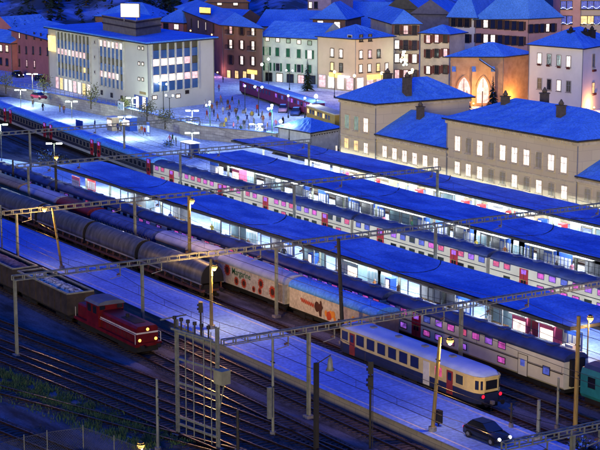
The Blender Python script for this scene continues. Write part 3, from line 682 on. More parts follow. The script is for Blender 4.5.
# ------------------------------------------------------------------ dark car on the platform
CARP = mat('car_black', (.012,.012,.016), .22, .2, spec=.6)
car = thing('parked_car', 'black hatchback with one red tail lamp and white headlights lit, on the snowy loading platform', 'car', (-98.4, 79.3, 1.0), math.radians(4))
sec = [(-2.05,.35,.62,.70),(-1.95,.28,.86,.80),(-1.55,.25,.95,.84),(0,.25,.92,.86),(1.1,.25,.88,.85),(1.75,.25,.76,.80),(2.05,.32,.60,.70)]
m = MB(); vs = []; fs = []
for x, z0, z1, w_ in sec: vs += [(x,-w_,z0),(x,w_,z0),(x,w_,z1-.1),(x,w_*.9,z1),(x,-w_*.9,z1),(x,-w_,z1-.1)]
for i in range(len(sec)-1):
    for j in range(6): fs.append((i*6+j,i*6+(j+1)%6,i*6+6+(j+1)%6,i*6+6+j))
fs += [tuple(range(6)), tuple(range(len(vs)-6,len(vs)))]
m.add(vs, fs, CARP, True); m.build('body', car)
m = MB(); vs = []; cs = [(-1.75,.92,.74),(-1.25,1.38,.62),(.15,1.42,.62),(.95,.92,.76)]
for x, z, w_ in cs: vs += [(x,-w_,z),(x,w_,z)]
vs += [(-1.75,-.76,.85),(-1.75,.76,.85),(.95,-.78,.85),(.95,.78,.85)]
m.add(vs, [(0,1,3,2),(2,3,5,4),(4,5,7,6),(0,2,4,6,10,8),(1,3,5,7,11,9)], DARKG); m.box(-1.2,.12,-.56,.56,1.405,1.45,CARP); m.build('cabin_glass', car)
TYRE = mat('tyre', (.015,.015,.015), .9)
for x in (-1.3,1.3):
    for y in (-.78,.78): m = MB(); m.cyl((0,-.1,0),(0,.1,0),.31,TYRE,n=16); m.cyl((0,-.11,0),(0,.11,0),.18,GREYP,n=10); m.build('wheel', car, (x,y,.31))
for s in (-1,1):
    m = MB(); m.ball((1.98,s*.56,.60),.13,emi('car_headlight',(.9,.93,1.0),12 if s<0 else 7)); m.build('headlight', car)
    m = MB(); m.box(-2.08,-1.98,s*.60-.1,s*.60+.1,.60,.76,TAIL if s < 0 else REDW); m.build('tail_lamp', car)

# ------------------------------------------------------------------ buildings
def V2(p): return Vector((p[0], p[1]))
def recess(M): return M
WM = {}
SH = {'green': mat('green_shutter', (.02,.12,.06), .6), 'red': mat('red_shutter', (.13,.03,.025), .6), 'brown': mat('brown_shutter', (.09,.045,.025), .6)}
FRM = mat('stone_frame', (.42,.38,.29), .8); FRW = mat('pale_frame', (.5,.5,.47), .7); FRD = mat('dark_frame', (.05,.04,.035), .7)
def win_mesh(w, h, key, fr, arch=False, sill=True):
    k = (w, h, key, fr.name, arch, sill)
    if k in WM: return WM[k]
    m = MB(); P = WIN[key]
    if arch:
        n = 8; pts = [(-w/2,-h/2),(w/2,-h/2)]+[(w/2*math.cos(math.pi*j/n), h/2-w/2+w*.75*math.sin(math.pi*j/n)) for j in range(n+1)]
        m.add([(x,-.03,z) for x,z in pts], [tuple(range(len(pts)))], P)
        out = [(x*1.22+0, z*1.12) for x, z in pts]
        a = [(x,-.10,z) for x,z in pts]; b = [(x,-.10,z) for x,z in out]; c = [(x,.0,z) for x,z in out]; N = len(pts)
        m.add(a+b+c, [(j,(j+1)%N,N+(j+1)%N,N+j) for j in range(N)]+[(N+j,N+(j+1)%N,2*N+(j+1)%N,2*N+j) for j in range(N)], fr)
    else:
        m.box(-w/2,w/2,-.03,.02,-h/2,h/2,P); t = .13
        for a in ((-w/2-t,-w/2,-h/2-t,h/2+t),(w/2,w/2+t,-h/2-t,h/2+t),(-w/2,w/2,-h/2-t,-h/2),(-w/2,w/2,h/2,h/2+t*1.2)): m.box(a[0],a[1],-.10,.02,a[2],a[3],fr)
    t = .045; m.box(-t/2,t/2,-.055,-.02,-h/2,h/2,FRD if key == '0' else FRW); m.box(-w/2,w/2,-.055,-.02,h*.12-t/2,h*.12+t/2,FRD if key == '0' else FRW)
    if sill: m.box(-w/2-.22,w/2+.22,-.25,.02,-h/2-.26,-h/2-.13,fr)
    WM[k] = m.mesh('window'); return WM[k]
def sh_mesh(w, h, col, closed=False):
    k = ('sh', w, h, col, closed)
    if k in WM: return WM[k]
    m = MB()
    for a, b in ((-w/4+.02, w/4-.02),):
        m.box(a,b,-.14,-.105,-h/2-.08,h/2+.08,SH[col])
        for j in range(6): z = -h/2+h*(j+.5)/6; m.box(a+.06,b-.06,-.165,-.14,z-.05,z+.05,SH[col])
    WM[k] = m.mesh('shutter'); return WM[k]
def crenel(m, x0, x1, n, y0, y1, za, zm, zt, M, duty=.5):
    st = (x1-x0)/n; vs = []; fs = []
    xs = []
    for k in range(n): xs += [x0+st*k, x0+st*(k+duty)]
    xs.append(x1)
    for x in xs: vs += [(x,y0,za),(x,y0,zm),(x,y0,zt),(x,y1,za),(x,y1,zm),(x,y1,zt)]
    for i in range(len(xs)-1):
        a, b = i*6, i*6+6; fs += [(a+1,b+1,b+2,a+2),(a+2,b+2,b+5,a+5),(a+4,a+5,b+5,b+4)]
        if i % 2 == 0: fs += [(a,b,b+1,a+1),(a,a+3,b+3,b),(a,a+1,a+4,a+3),(b,b+3,b+4,b+1)]
        else: fs += [(a+1,a+4,b+4,b+1)]
    m.add(vs, fs, M)
class Bld:
    def __init__(s, name, label, cat, front, zb, ze, wall, depth=12, back=None, roof='hip', rh=3, ov=.7, inset=1.0, side=None, cornice=None, group=None, roofm=None, t0=None, t1=None):
        F = [V2(p) for p in front]; s.F = F
        if back is None:
            if len(F) == 2:
                d = (F[1]-F[0]).normalized(); n = Vector((-d.y, d.x)); n = n if n.dot(V2(FW)) > 0 else -n
                back = [F[1]+n*depth, F[0]+n*depth]
            else: back = [F[0]+F[2]-F[1]]
        P = F+[V2(p) for p in back]; s.P = P; s.zb = zb; s.ze = ze
        s.o = thing(name, label, cat, (F[0].x, F[0].y, zb), 0, group); s.b = F[0]
        loc = [(p.x-s.b.x, p.y-s.b.y) for p in P]; H = ze-zb; s.H = H; s.loc = loc
        m = MB(); m.poly(loc, 0, H, wall); s.walls = m.build('wall', s.o)
        for p in loc[:len(F)]:
            m = MB(); q = Vector(p); q = q+(q-Vector(loc[-1])).normalized()*.12; m.cyl((q.x,q.y,.1),(q.x,q.y,H-.1),.07,GREYP,n=6); m.build('downpipe', s.o)
        if cornice:
            c = sum((Vector(p) for p in loc), Vector((0,0)))/len(loc)
            for zz, th, gr in ((H-.55,.4,.28),(H*.5,.18,.12)):
                m = MB(); m.poly(s.grow(gr), zz, zz+th, cornice); m.build('cornice', s.o)
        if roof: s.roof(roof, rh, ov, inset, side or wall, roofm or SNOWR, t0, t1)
    def grow(s, g):
        L = s.loc; n = len(L); ar = sum(L[i][0]*L[(i+1)%n][1]-L[(i+1)%n][0]*L[i][1] for i in range(n)); sg = 1 if ar > 0 else -1; out = []
        for i in range(n):
            a, b, c = Vector(L[i-1]), Vector(L[i]), Vector(L[(i+1)%n]); d1 = (b-a).normalized(); d2 = (c-b).normalized()
            n1 = Vector((d1.y,-d1.x))*sg; n2 = Vector((d2.y,-d2.x))*sg; k = (n1+n2); k = k/max(.3, k.dot(n1)); out.append(tuple(b+k*g))
        return out
    def roof(s, kind, rh, ov, inset, side, RM, t0, t1):
        H = s.H; G = s.grow(ov)
        m = MB(); m.poly(G, H+.003, H+.22, FASC); m.build('eaves', s.o)
        z = H+.22
        if kind == 'flat':
            m = MB(); m.poly(s.grow(ov-.05), z, z+.25, RM); m.build('roof', s.o); return
        if len(G) != 4: return
        A, B, Cc, D = [Vector((p[0],p[1],z)) for p in s.grow(ov-.04)]
        L1 = ((A-B).length+(D-Cc).length)/2; L2_ = ((B-Cc).length+(A-D).length)/2
        if kind in ('hip', 'gable') and L1 < L2_ or kind in ('gablex',): A, B, Cc, D = B, Cc, D, A; L1, L2_ = L2_, L1
        if kind == 'shed':
            up = Vector((0,0,rh)); m = MB(); m.add([A,B,Cc+up,D+up,Cc,D], [(0,1,2,3),(1,4,2),(0,3,5),(3,2,4,5)], RM); m.build('roof', s.o); return
        M1 = (A+D)/2; M2 = (B+Cc)/2; t = 0 if kind in ('gable','gablex') else min(.49, .5*L2_/L1*inset)
        ta = t if t0 is None else t0; tb = t if t1 is None else t1
        up = Vector((0,0,rh)); R1 = M1+(M2-M1)*ta+up; R2 = M2-(M2-M1)*tb+up
        m = MB()
        # subdivide the slopes so the snow lies a little uneven
        def slope(p, q, r, t_, M):
            n1, n2 = 16, 8; vs = []
            nn = (q-p).cross(t_-p).normalized() if (t_-p).length > .01 else Vector((0,0,1))
            for i in range(n1+1):
                for j in range(n2+1):
                    a = p.lerp(q, i/n1); b = t_.lerp(r, i/n1); v = a.lerp(b, j/n2)
                    e = min(j, n2-j, i, n1-i) > 0
                    vs.append(v+Vector((0,0,.10*math.sin(i*1.9+j*.8+p.x)*math.cos(i*.7-j*1.3) if e else 0)))
            m.add(vs, [(i*(n2+1)+j,(i+1)*(n2+1)+j,(i+1)*(n2+1)+j+1,i*(n2+1)+j+1) for i in range(n1) for j in range(n2)], M)
        slope(A, B, R2, R1, RM); slope(Cc, D, R1, R2, RM)
        m.add([B, Cc, R2], [(0,1,2)], side if tb == 0 else RM); m.add([D, A, R1], [(0,1,2)], side if ta == 0 else RM)
        m.add([A,B,Cc,D], [(0,1,2,3)], RM); m.build('roof', s.o)
        s.R1, s.R2, s.up = R1, R2, z
    def wins(s, i, p0, p1, n, w, h, pat, fr=FRM, sh=None, arch=False, sill=True, name='window'):
        P, Q = s.F[i], s.F[i+1]; s0, z0 = on_wall(p0[0], p0[1], P, Q); s1, z1 = on_wall(p1[0], p1[1], P, Q)
        d = (Q-P).normalized(); ang = math.atan2(d.y, d.x); nn = Vector((d.y, -d.x))
        for k in range(n):
            ch = pat[k % len(pat)]
            if ch == '-': continue
            f = k/(n-1) if n > 1 else 0; q = P+d*(s0+(s1-s0)*f)+nn*.012-s.b; z = z0+(z1-z0)*f-s.zb
            cl = ch == 's'
            o = put(name, win_mesh(w, h, '0' if cl else ch, fr, arch, sill), s.o, (q.x, q.y, z), ang)
            if sh:
                for sd in (-1, 1): put('shutter', sh_mesh(w, h, sh), o, (sd*(w/4 if cl else w*.75+.15), 0, 0))
    def plate(s, i, px0, px1, py, hgt, M, name, depth=.15, pym=None):
        P, Q = s.F[i], s.F[i+1]; s0, z0 = on_wall(px0, py, P, Q); s1, z1 = on_wall(px1, pym if pym is not None else py, P, Q)
        z = (z0+z1)/2; d = (Q-P).normalized(); ang = math.atan2(d.y, d.x); q = P+d*s0-s.b
        m = MB(); m.box(0, s1-s0, -depth-.013, -.013, -hgt/2, hgt/2, M); return m.build(name, s.o, (q.x, q.y, z-s.zb), ang)
    def chimney(s, px, py_top, yoff, w=.9, hgt=2.6, M=None):
        P, Q = s.F[0], s.F[1]; d = (Q-P).normalized(); n = Vector((-d.y,d.x)); n = n if n.dot(V2(FW)) > 0 else -n
        A, B = P+n*yoff, Q+n*yoff; t, z = on_wall(px, py_top, A, B); q = A+d*t-s.b; z -= s.zb
        M = M or mat('chimney_stone', (.12,.10,.07), .9, 0, (.06,.05,.035), 2)
        m = MB(); m.box(-w/2,w/2,-w/2,w/2,-hgt,-.5,M); m.box(-w/2-.1,w/2+.1,-w/2-.1,w/2+.1,-.5,-.35,M)
        m.lathe((0,0,-.35), [(w*.32,0),(w*.42,.25),(w*.22,.55),(w*.08,.8)], M); m.build('chimney', s.o, (q.x,q.y,z))

STN = brick('station_stone', (.70,.59,.34), (.65,.54,.31), (.57,.47,.28), .5, 1.6, .7)
STC = mat('station_cornice', (.72,.62,.38), .85, 0, (.50,.42,.25), 1.5)
# station: low hall, tower pavilion, middle wing, large wing, right lower wing
big = Bld('station_building', 'large two storey stone station wing with blue hip roof and ten upper windows', 'building', [(-191.1,145.5),(-163.2,145.5)], .9, 12.0, STN, depth=13.5, rh=3.1, ov=.65, cornice=STC, t0=.26, t1=.22)
big.wins(0, (458,143.5), (564.2,165), 10, 1.2, 2.05, 'wBwBwwwBww', STC, arch=False)
big.wins(0, (457.7,167.5), (564.5,192.3), 10, 1.15, 1.65, 'wwwBBwBwBw', STC)
for px, py, y in ((505.5,93.5,5),(561.3,102.5,4.2),(544.7,90.2,10)): big.chimney(px, py, y, .95, 2.6)
tw = Bld('station_pavilion', 'two storey stone station pavilion at the left end with pyramid like blue roof', 'building', [(-219.0,145.5),(-209.2,145.5)], .9, 12.3, STN, depth=18, rh=3.0, ov=.7, cornice=STC, t0=.28, t1=.28)
tw.wins(0, (347.2,121.5), (366.2,125.2), 3, 1.2, 2.1, 'ggw', STC); tw.wins(0, (346.8,143), (366.2,148), 3, 1.1, 1.5, 'yyw', STC)
tw.chimney(387.5, 71, 9, 1.1, 3.4); tw.chimney(407.2, 75, 6.5, 1.1, 3.2)
mid = Bld('station_wing', 'low stone station wing between the pavilion and the large wing with six lit windows', 'building', [(-209.15,145.6),(-191.15,145.6)], .9, 7.6, STN, depth=13, roof='gable', rh=3.3, ov=.3, cornice=STC)
mid.wins(0, (385,151.5), (436,163.5), 6, 1.15, 1.65, 'wwwwww', STC); mid.chimney(420.5, 104, 5, .9, 3.2)
rwg = Bld('station_wing', 'low stone station wing at the right picture edge with steep dark gabled eaves', 'building', [(-163.15,145.6),(-145,145.6)], .9, 7.3, STN, depth=13, roof='gable', rh=3.0, ov=.3, cornice=STC)
rwg.wins(0, (588,195), (600,198), 2, 1.1, 1.6, 'BB', STC)
for b, n in ((big, 56), (mid, 34), (tw, 20)):     # small dentils under the eaves
    m = MB(); L = b.loc[1][0]; crenel(m, .3, L-.3, n, -.41, -.285, b.H-.42, b.H-.2, b.H-.12, STC)
    m.build('dentil_row', b.o)
hall = Bld('station_hall', 'single storey white annex with blue hip roof joined to the left of the station pavilion', 'building', [(-245.0,150.0),(-235.8,150.6),(-238.6,158.2)], .9, 4.5, mat('annex_white', (.60,.60,.54), .8), rh=1.6, ov=.6)
m = MB()
crenel(m, 0, 8, 11, -.06, -.01, -.08, .08, .12, FRD, .3)
P, Q = hall.F[1], hall.F[2]; d = (Q-P).normalized(); m.build('frieze', hall.o, (P.x-hall.b.x+d.x*.2, P.y-hall.b.y+d.y*.2, 3.1), math.atan2(d.y, d.x))
hall.wins(1, (336,150), (339,150), 1, .5, 1.5, 'w', FRW)

# office block
OFF = mat('office_plaster', (.56,.56,.47), .8, 0, (.50,.50,.42), .25)
off = Bld('office_block', 'four storey flat roofed grey office block with tall blue glazed strips and penthouse', 'building', [at(50,87,ZS).xy, at(148.5,111,ZS).xy, at(214,103,ZS).xy], ZS, 15.6, OFF, roof='flat', ov=.9)
FIN = mat('facade_fin', (.50,.52,.50), .6)
def strips(b, i, x0, x1, yt0, yt1, yb0, yb1, cols, rows, litw=.72):
    P, Q = b.F[i], b.F[i+1]; d = (Q-P).normalized(); ang = math.atan2(d.y, d.x)
    s0, za = on_wall(x0, yt0, P, Q); s1, zb_ = on_wall(x1, yt1, P, Q); _, zc = on_wall(x0, yb0, P, Q); _, zd = on_wall(x1, yb1, P, Q)
    zt = (za+zb_)/2; zl = (zc+zd)/2; W = (s1-s0)/cols; nn = Vector((d.y,-d.x))
    tot = sum(r[1] for r in rows)
    for k in range(cols):
        m = MB(); z = zt
        m.box(-W*.5+.13, W*.5-.13, -.04, .02, zl-zt, 0, DARKG)
        q = P+d*(s0+W*(k+.5))-b.b; o = m.build('window_strip', b.o, (q.x,q.y,zt-b.zb), ang)
        zz = 0
        for key, hh in rows:
            H_ = (zt-zl)*hh/tot; m = MB(); kk = key
            if isinstance(kk, str) and len(kk) > 1: kk = kk[k % len(kk)]
            m.box(-W*.5+.15, W*.5-.15, -.07, -.045, -H_+.05, -.05, WIN[kk]); m.build('pane', o, (0,0,zz)); zz -= H_
    m = MB()
    for k in range(cols+1): m.box(W*k-.12, W*k+.12, -.42, -.01, zl-zt-.2, .2, FIN)
    m.box(-.12, W*cols+.12, -.42, -.01, .2, .35, FIN)
    q = P+d*s0-b.b; m.build('fin_frame', b.o, (q.x,q.y,zt-b.zb), ang)
strips(off, 0, 57.5, 90.5, 32.5, 36.5, 74.5, 82, 9, [('d',2),('b',2.2),('pppwppppd'[0:9],1.6),('b',2.2),('dddddddyd'[0:9],1.4),('b',2)])
strips(off, 0, 100, 124, 40, 43.5, 85, 90, 6, [('wpwwpw',1.6),('b',2.6),('d',1.6),('b',2.0),('pwppwd',1.6),('b',2.2)])
strips(off, 1, 151, 197.5, 42.5, 40.5, 91.5, 88, 6, [('d',1.7),('b',2),('wwwwpd',1.7),('b',2),('wwwwpp',1.7),('b',2.2)])
off.wins(0, (95,42), (95,72), 1, .5, .5, '0', FRW); off.wins(0, (95,57), (95,57), 1, .5, .5, '0', FRW); off.wins(0, (95,72), (95,72), 1, .5, .5, '0', FRW)
for y in (48,63.5,79): off.wins(0, (139.3,y), (143,y+.5), 2, .75, .5, 'ww', FRD, sill=False)
off.wins(0, (57.5,82.5), (89,90.5), 8, 1.7, 2.5, 'pywwpwyw', FRW, sill=False)
off.wins(0, (102,92.5), (122,98), 3, .8, .7, '000', FRD, sill=False); off.wins(1, (154.5,97.5), (178,96), 2, 1.1, .6, 'ww', FRD, sill=False); off.wins(1, (187,92), (193,92), 1, .8, .5, '0', FRD, sill=False)
off.plate(0, 135, 148, 103.5, 3.0, mat('entry_blue', (.03,.08,.35), .5), 'entrance'); off.plate(0, 137, 139.5, 102, 2.3, WIN['w'], 'entrance_glass', .2); off.plate(0, 143.5, 146.5, 103, 2.3, WIN['w'], 'entrance_glass', .2)
off.plate(0, 140, 146, 93, .5, mat('bronze_letters', (.30,.22,.08), .5), 'name_strip', .1)
off.plate(0, 50.3, 57, 43.5, 3.3, emi('sign_warm', (1.0,.66,.22), 2.2, .25, 1), 'lit_sign', .5)
ph_z = 15.6+.25
ph = MB(); pc = [at(103,31,ph_z).xy, at(136,37.5,ph_z).xy, at(161,33.5,ph_z).xy]; pc.append(pc[0]+pc[2]-pc[1]); pb = off.b
pl = [(p.x-pb.x, p.y-pb.y) for p in pc]; GB = mat('penthouse_grey', (.20,.20,.17), .8)
def scl(pl, k):
    cx = sum(p[0] for p in pl)/4; cy = sum(p[1] for p in pl)/4; return [(cx+(p[0]-cx)*k, cy+(p[1]-cy)*k) for p in pl]
ph.poly(pl, 13.1+.25, 16.6, GB); ph.poly(scl(pl,1.03), 15.0, 15.25, FRD); ph.poly(scl(pl,1.03), 16.25, 16.6, FRD); ph.poly(scl(pl,1.04), 16.6, 16.8, GB, SNOW); ph.build('penthouse', off.o)
sg = at(130.5, 20, ph_z+3.5)
m = MB(); m.box(-2.0,2.0,-.2,.2,.6,3.2,emi('roof_sign', (1.0,.80,.42), 3.2, .2, .8)); m.box(-2.15,2.15,-.15,.25,.5,3.3,GREYP)
m = MB(); m.box(-1.95,1.95,-.32,-.22,.6,3.2,emi('roof_sign', (1.0,.80,.42), 3.2, .2, .8)); m.box(-2.1,2.1,-.2,.2,.5,3.3,GREYP)
for x in (-1.4,1.4): m.box(x-.08,x+.08,-.08,.08,-.3,.5,GREYP)
m.build('roof_sign', off.o, (sg.x-pb.x, sg.y-pb.y, 16.9), math.radians(40))

PINK = mat('pink_plaster', (.42,.17,.16), .85, 0, (.33,.13,.13), .4); BRN = mat('brown_plaster', (.26,.15,.09), .85, 0, (.19,.11,.07), .4)
TAN = mat('tan_plaster', (.62,.50,.33), .85, 0, (.54,.44,.28), .3); WHG = mat('mint_plaster', (.60,.66,.54), .85, 0, (.43,.49,.43), .4); CRM = mat('cream_plaster', (.60,.52,.36), .85, 0, (.41,.35,.26), .4)
SAL = mat('salmon_plaster', (.66,.38,.28), .85, 0, (.56,.31,.23), .4); WHT = mat('white_plaster', (.82,.78,.62), .85, 0, (.74,.70,.55), .3); ORW = mat('church_stone', (.50,.34,.20), .9, 0, (.36,.23,.13), .7, .5)
PRW = mat('violet_plaster', (.36,.30,.42), .85)
pk = Bld('town_house', 'pink three storey house left of the office block', 'house', [at(13,70,ZS).xy, at(52,84,ZS).xy], ZS, 12.3, PINK, depth=13, rh=2.6, ov=.8)
pk.wins(0, (19.6,35), (26.5,35.6), 2, 1.0, 1.5, 'w0', FRD, sill=False); pk.wins(0, (34.5,36), (48,38), 3, 1.0, 1.5, '0', FRD, sill=False)
pk.wins(0, (19.6,49), (48,51.5), 5, 1.0, 1.5, '0-0'+'00', FRD); pk.wins(0, (19.6,62.5), (34.8,64), 3, 1.0, 1.5, '0pp', FRD); pk.wins(0, (26.5,50), (27,50), 1, 1.0, 1.5, '0', FRD)
lt = Bld('town_house', 'low pink house with two bright windows at the left picture edge', 'house', [at(-25,66,ZS).xy, at(12,72,ZS).xy], ZS, 9.3, PINK, depth=10, roof='gable', rh=2.4, ov=.6)
lt.wins(0, (1,48), (7.2,48.5), 2, 1.3, 1.5, 'w1', FRD); lt.wins(0, (1,61), (7.2,62), 2, 1.1, 1.5, '0', FRD)
ho = Bld('hotel', 'brown corner hotel with lit balcony windows and yellow roof sign right of the office block', 'building', [at(176,52,ZS).xy, at(223,77,ZS).xy, at(262.5,82,ZS).xy], ZS, 14.6, BRN, roof='hip', rh=2.8, ov=.9)
ho.wins(0, (184.8,21), (213.8,28), 5, 1.0, 1.9, 'w0ww0', FRD); ho.wins(0, (186,38), (214,46), 4, 1.0, 1.9, '0p00', FRD)
for y, pt in ((29.5,'p0w'),(44,'www'),(59.5,'0ww')): ho.wins(1, (231,y), (253.2,y+1.5), 3, 1.0, 1.9, pt, FRD, sh='brown')
ho.wins(1, (229,74), (253,75.5), 4, 1.3, 1.7, 'yyyw', FRD)
ho.plate(1, 248, 257, 72, .9, emi('sign_yellow', (1.0,.66,.15), 2.0, .3, 1), 'shop_sign', .25)
BALC = mat('balcony_iron', (.03,.03,.03), .6)
def balcony(b, i, px, py, w):
    P, Q = b.F[i], b.F[i+1]; s0, z = on_wall(px, py, P, Q); d = (Q-P).normalized(); q = P+d*s0-b.b
    m = MB(); m.box(-w/2,w/2,-1.0,-.013,-.12,0,CONC); m.box(-w/2,w/2,-1.0,-.95,.9,1.0,BALC)
    k = -w/2
    while k <= w/2: m.box(k-.03,k+.03,-1.0,-.95,0,.9,BALC); k += .25
    for x in (-w/2, w/2): m.box(x-.02,x+.02,-1.0,-.02,.9,1.0,BALC)
    m.build('balcony', b.o, (q.x,q.y,z-b.zb), math.atan2(d.y,d.x))
for y in (34,49): balcony(ho, 1, 231, y, 2.2); balcony(ho, 1, 253.2, y+1.5, 2.2)
sp_ = at(205,14,16.2)
m = MB(); m.box(-1.9,1.9,-.12,.12,0,1.25,emi('hotel_sign', (1.0,.60,.12), 2.4, .35, 1.2)); m.box(-2.0,2.0,.12,.2,-.5,1.3,FRD); m.build('roof_sign', ho.o, (sp_.x-ho.b.x, sp_.y-ho.b.y, 14.0), math.radians(12))
gr = Bld('town_house', 'mint white house with green shutters behind the purple train', 'house', [at(262.8,81,ZS).xy, at(318,84.5,ZS).xy], ZS, 12.6, WHG, depth=12, roof='gable', rh=3.2, ov=.6)
gr.wins(0, (267.5,39), (309.8,43), 5, .9, .8, 'wwgwg', FRD, sill=False); gr.wins(0, (267,51), (309.8,54.5), 5, 1.0, 1.8, 'gsssw', FRW, sh='green'); gr.wins(0, (267.5,66.5), (309.8,69), 5, 1.0, 1.7, 'g0s0s', FRW, sh='green')
gr.wins(0, (269,77), (312,80), 5, 1.6, 1.8, '0w0p0', FRD)
ta = Bld('town_house', 'tall tan corner house with low gable roof and lit shops at street level', 'house', [at(317.8,88,ZS).xy, at(355.3,92,ZS).xy, at(393,88,ZS).xy], ZS, 13.8, TAN, roof='hip', rh=2.6, ov=.5)
ta.wins(0, (332.3,52.5), (341.2,53.5), 2, .9, 1.7, 'ww', FRD); ta.wins(0, (332.3,66.5), (341.2,67.5), 2, .9, 1.7, 'yd', FRD); ta.wins(0, (350,37), (350,37), 1, 1.1, .7, '0', FRW)
ta.wins(1, (361,38), (370,37.5), 2, .9, 1.3, 'dd', FRD); ta.wins(1, (360.7,54.5), (378.5,53.5), 3, .9, 1.6, 'wpd', FRD); ta.wins(1, (360.5,68.5), (386.5,66.8), 4, .9, 1.6, 'wwyw', FRD)
ta.wins(0, (322.5,81), (350,84), 4, 2.0, 2.6, 'pwwp', FRW, sill=False); ta.wins(1, (360,83), (389,82), 4, 2.0, 2.2, 'wppw', FRW, sill=False)
ta.plate(1, 367, 384, 76.7, 1.0, emi('sign_yellow', (1.0,.66,.15), 2.0, .3, 1), 'shop_sign', .3); ta.plate(0, 330, 341, 75.2, .9, emi('sign_yellow', (1.0,.66,.15), 2.0, .3, 1), 'shop_sign', .3)
for i, x0, x1, y in ((0,341,350,76.5),): ta.plate(i, x0, x1, y, .35, emi('awning_light', (.62,.66,1.0), 2.2), 'awning', 1.0)
s7 = Bld('town_house', 'cream house with dark red shutters and iron balconies', 'house', [at(371,74,ZS).xy, at(393.3,84,ZS).xy, at(418.6,84,ZS).xy], ZS, 15.9, CRM, roof='hip', rh=3.0, ov=.7)
for y, pt in ((29.5,'0p0'),(44.5,'w00'),(58,'w1w'),(74,'pp0')): s7.wins(1, (397,y), (414.5,y+.6), 3, .95, 1.9, pt, FRD, sh='red')
for y in (35,50): balcony(s7, 1, 406, y, 3.2)
s8 = Bld('town_house', 'narrow cream house with blue roof and reddish shutters left of the church', 'house', [at(420,84,ZS).xy, at(448.5,86,ZS).xy], ZS, 13.9, CRM, depth=7, roof='hip', rh=1.8, ov=.6)
for y, pt in ((39,'pp0'),(53.5,'00p'),(70,'w00')): s8.wins(0, (428.3,y), (445.5,y-.8), 3, .95, 1.7, pt, FRD, sh='red')
s9 = Bld('civic_building', 'huge blue roofed salmon building behind the church with rows of dark shuttered windows', 'building', [at(449,66,ZS).xy, at(474.5,67,ZS).xy], ZS, 14.6, WHT, depth=24, roof='hip', rh=7.5, ov=.8)
for y, pt in ((22,'000'),(37.5,'000')): s9.wins(0, (453.5,y), (467,y+.8), 3, 1.1, 1.9, pt, FRD, sh='brown')
s9b = Bld('civic_building', 'salmon wing with broad blue roof behind the white hotel', 'building', [at(474.8,67,ZS).xy, at(527,66,ZS).xy, at(560,64,ZS).xy], ZS, 14.2, SAL, roof='hip', rh=8.5, ov=.8)
for y, pt in ((23,'0w00000'),(38,'0ww0000')): s9b.wins(0, (478.5,y), (521,y+3), 7, 1.1, 2.0, pt, FRD, sh='brown')
s9b.wins(1, (531,28.5), (553,27.5), 5, 1.0, 1.9, '000w0', FRD, sh='brown')
ch = Bld('church', 'low orange lit church with blue roof and pointed arched doors', 'church', [at(450,106,ZS).xy, at(502,106,ZS).xy, at(528,102,ZS).xy], ZS, 12.3, ORW, roof='hip', rh=2.6, ov=.7)
def gothic(b, i, px, py, w, h, M):
    P, Q = b.F[i], b.F[i+1]; s0, z = on_wall(px, py, P, Q); d = (Q-P).normalized(); q = P+d*s0-b.b; m = MB()
    pts = [(-w/2,0),(w/2,0),(w/2,h*.55),(w*.36,h*.78),(w*.18,h*.93),(0,h),(-w*.18,h*.93),(-w*.36,h*.78),(-w/2,h*.55)]
    m.add([(x,-.03,zz) for x,zz in pts], [tuple(range(9))], M); N = 9
    o1 = [(x*1.25, zz*1.08) for x,zz in pts]; m.add([(x,-.25,zz) for x,zz in pts]+[(x,-.25,zz) for x,zz in o1]+[(x,0,zz) for x,zz in o1]+[(x,-.03,zz) for x,zz in pts], [(j,(j+1)%N,N+(j+1)%N,N+j) for j in range(1,N)]+[(N+j,N+(j+1)%N,2*N+(j+1)%N,2*N+j) for j in range(1,N)]+[(j,(j+1)%N,3*N+(j+1)%N,3*N+j) for j in range(1,N)], ORW)
    m.box(-.05,.05,-.08,-.035,0,h*.95,FRD); m.build('arched_window', b.o, (q.x,q.y,z-b.zb), math.atan2(d.y,d.x))
gothic(ch, 0, 463.5, 103, 2.6, 5.2, WIN['p']); gothic(ch, 0, 482.5, 103, 2.4, 5.2, WIN['p'])
for px in (453.5, 473.5, 492.5):
    P, Q = ch.F[0], ch.F[1]; s0, z = on_wall(px, 80, P, Q); d = (Q-P).normalized(); q = P+d*s0-ch.b
    m = MB(); m.box(-.4,.4,-.7,-.013,0,7.0,ORW); m.add([(-.4,-.7,7.0),(.4,-.7,7.0),(.4,-.013,8),(-.4,-.013,8)], [(0,1,2,3)], SNOW); m.build('buttress', ch.o, (q.x,q.y,0), math.atan2(d.y,d.x))
P, Q = ch.F[0], ch.F[1]; s0, z = on_wall(494, 68, P, Q); d = (Q-P).normalized(); q = P+d*s0-ch.b
m = MB(); m.bar((-3,-1.0,2.2),(0,-1.0,.2),2.0,FASC,.2); m.bar((-3,-1.0,2.4),(0,-1.0,.4),2.0,SNOW,.15); m.build('porch_roof', ch.o, (q.x,q.y,z-ZS-.5), math.atan2(d.y,d.x))
wh = Bld('hotel', 'white three storey house with blue hip roof and flower boxes right of the church', 'building', [at(528,107,ZS).xy, at(581,113,ZS).xy, at(618,104,ZS).xy], ZS, 14.9, WHT, roof='hip', rh=3.2, ov=.6)
for y, pt in ((58.5,'w00w'),(83.5,'d0wd')): wh.wins(0, (539.7,y), (568.7,y+3), 4, .95, 2.0, pt, FRM)
wh.wins(1, (593.3,60.5), (598,60), 1, 1.0, 2.3, 'd', FRM); wh.wins(1, (593,88), (598,88), 1, 1.0, 2.0, 'y', FRM)
FB = mat('flower_box', (.12,.03,.02), .9)
for px, py in ((539.7,64.5),(548.7,65.5),(559.4,67),(568.7,68.2),(593.5,70.5),(593.5,94)):
    wh.plate(0 if px < 580 else 1, px-1.4, px+1.4, py, .4, FB, 'flower_box', .35)
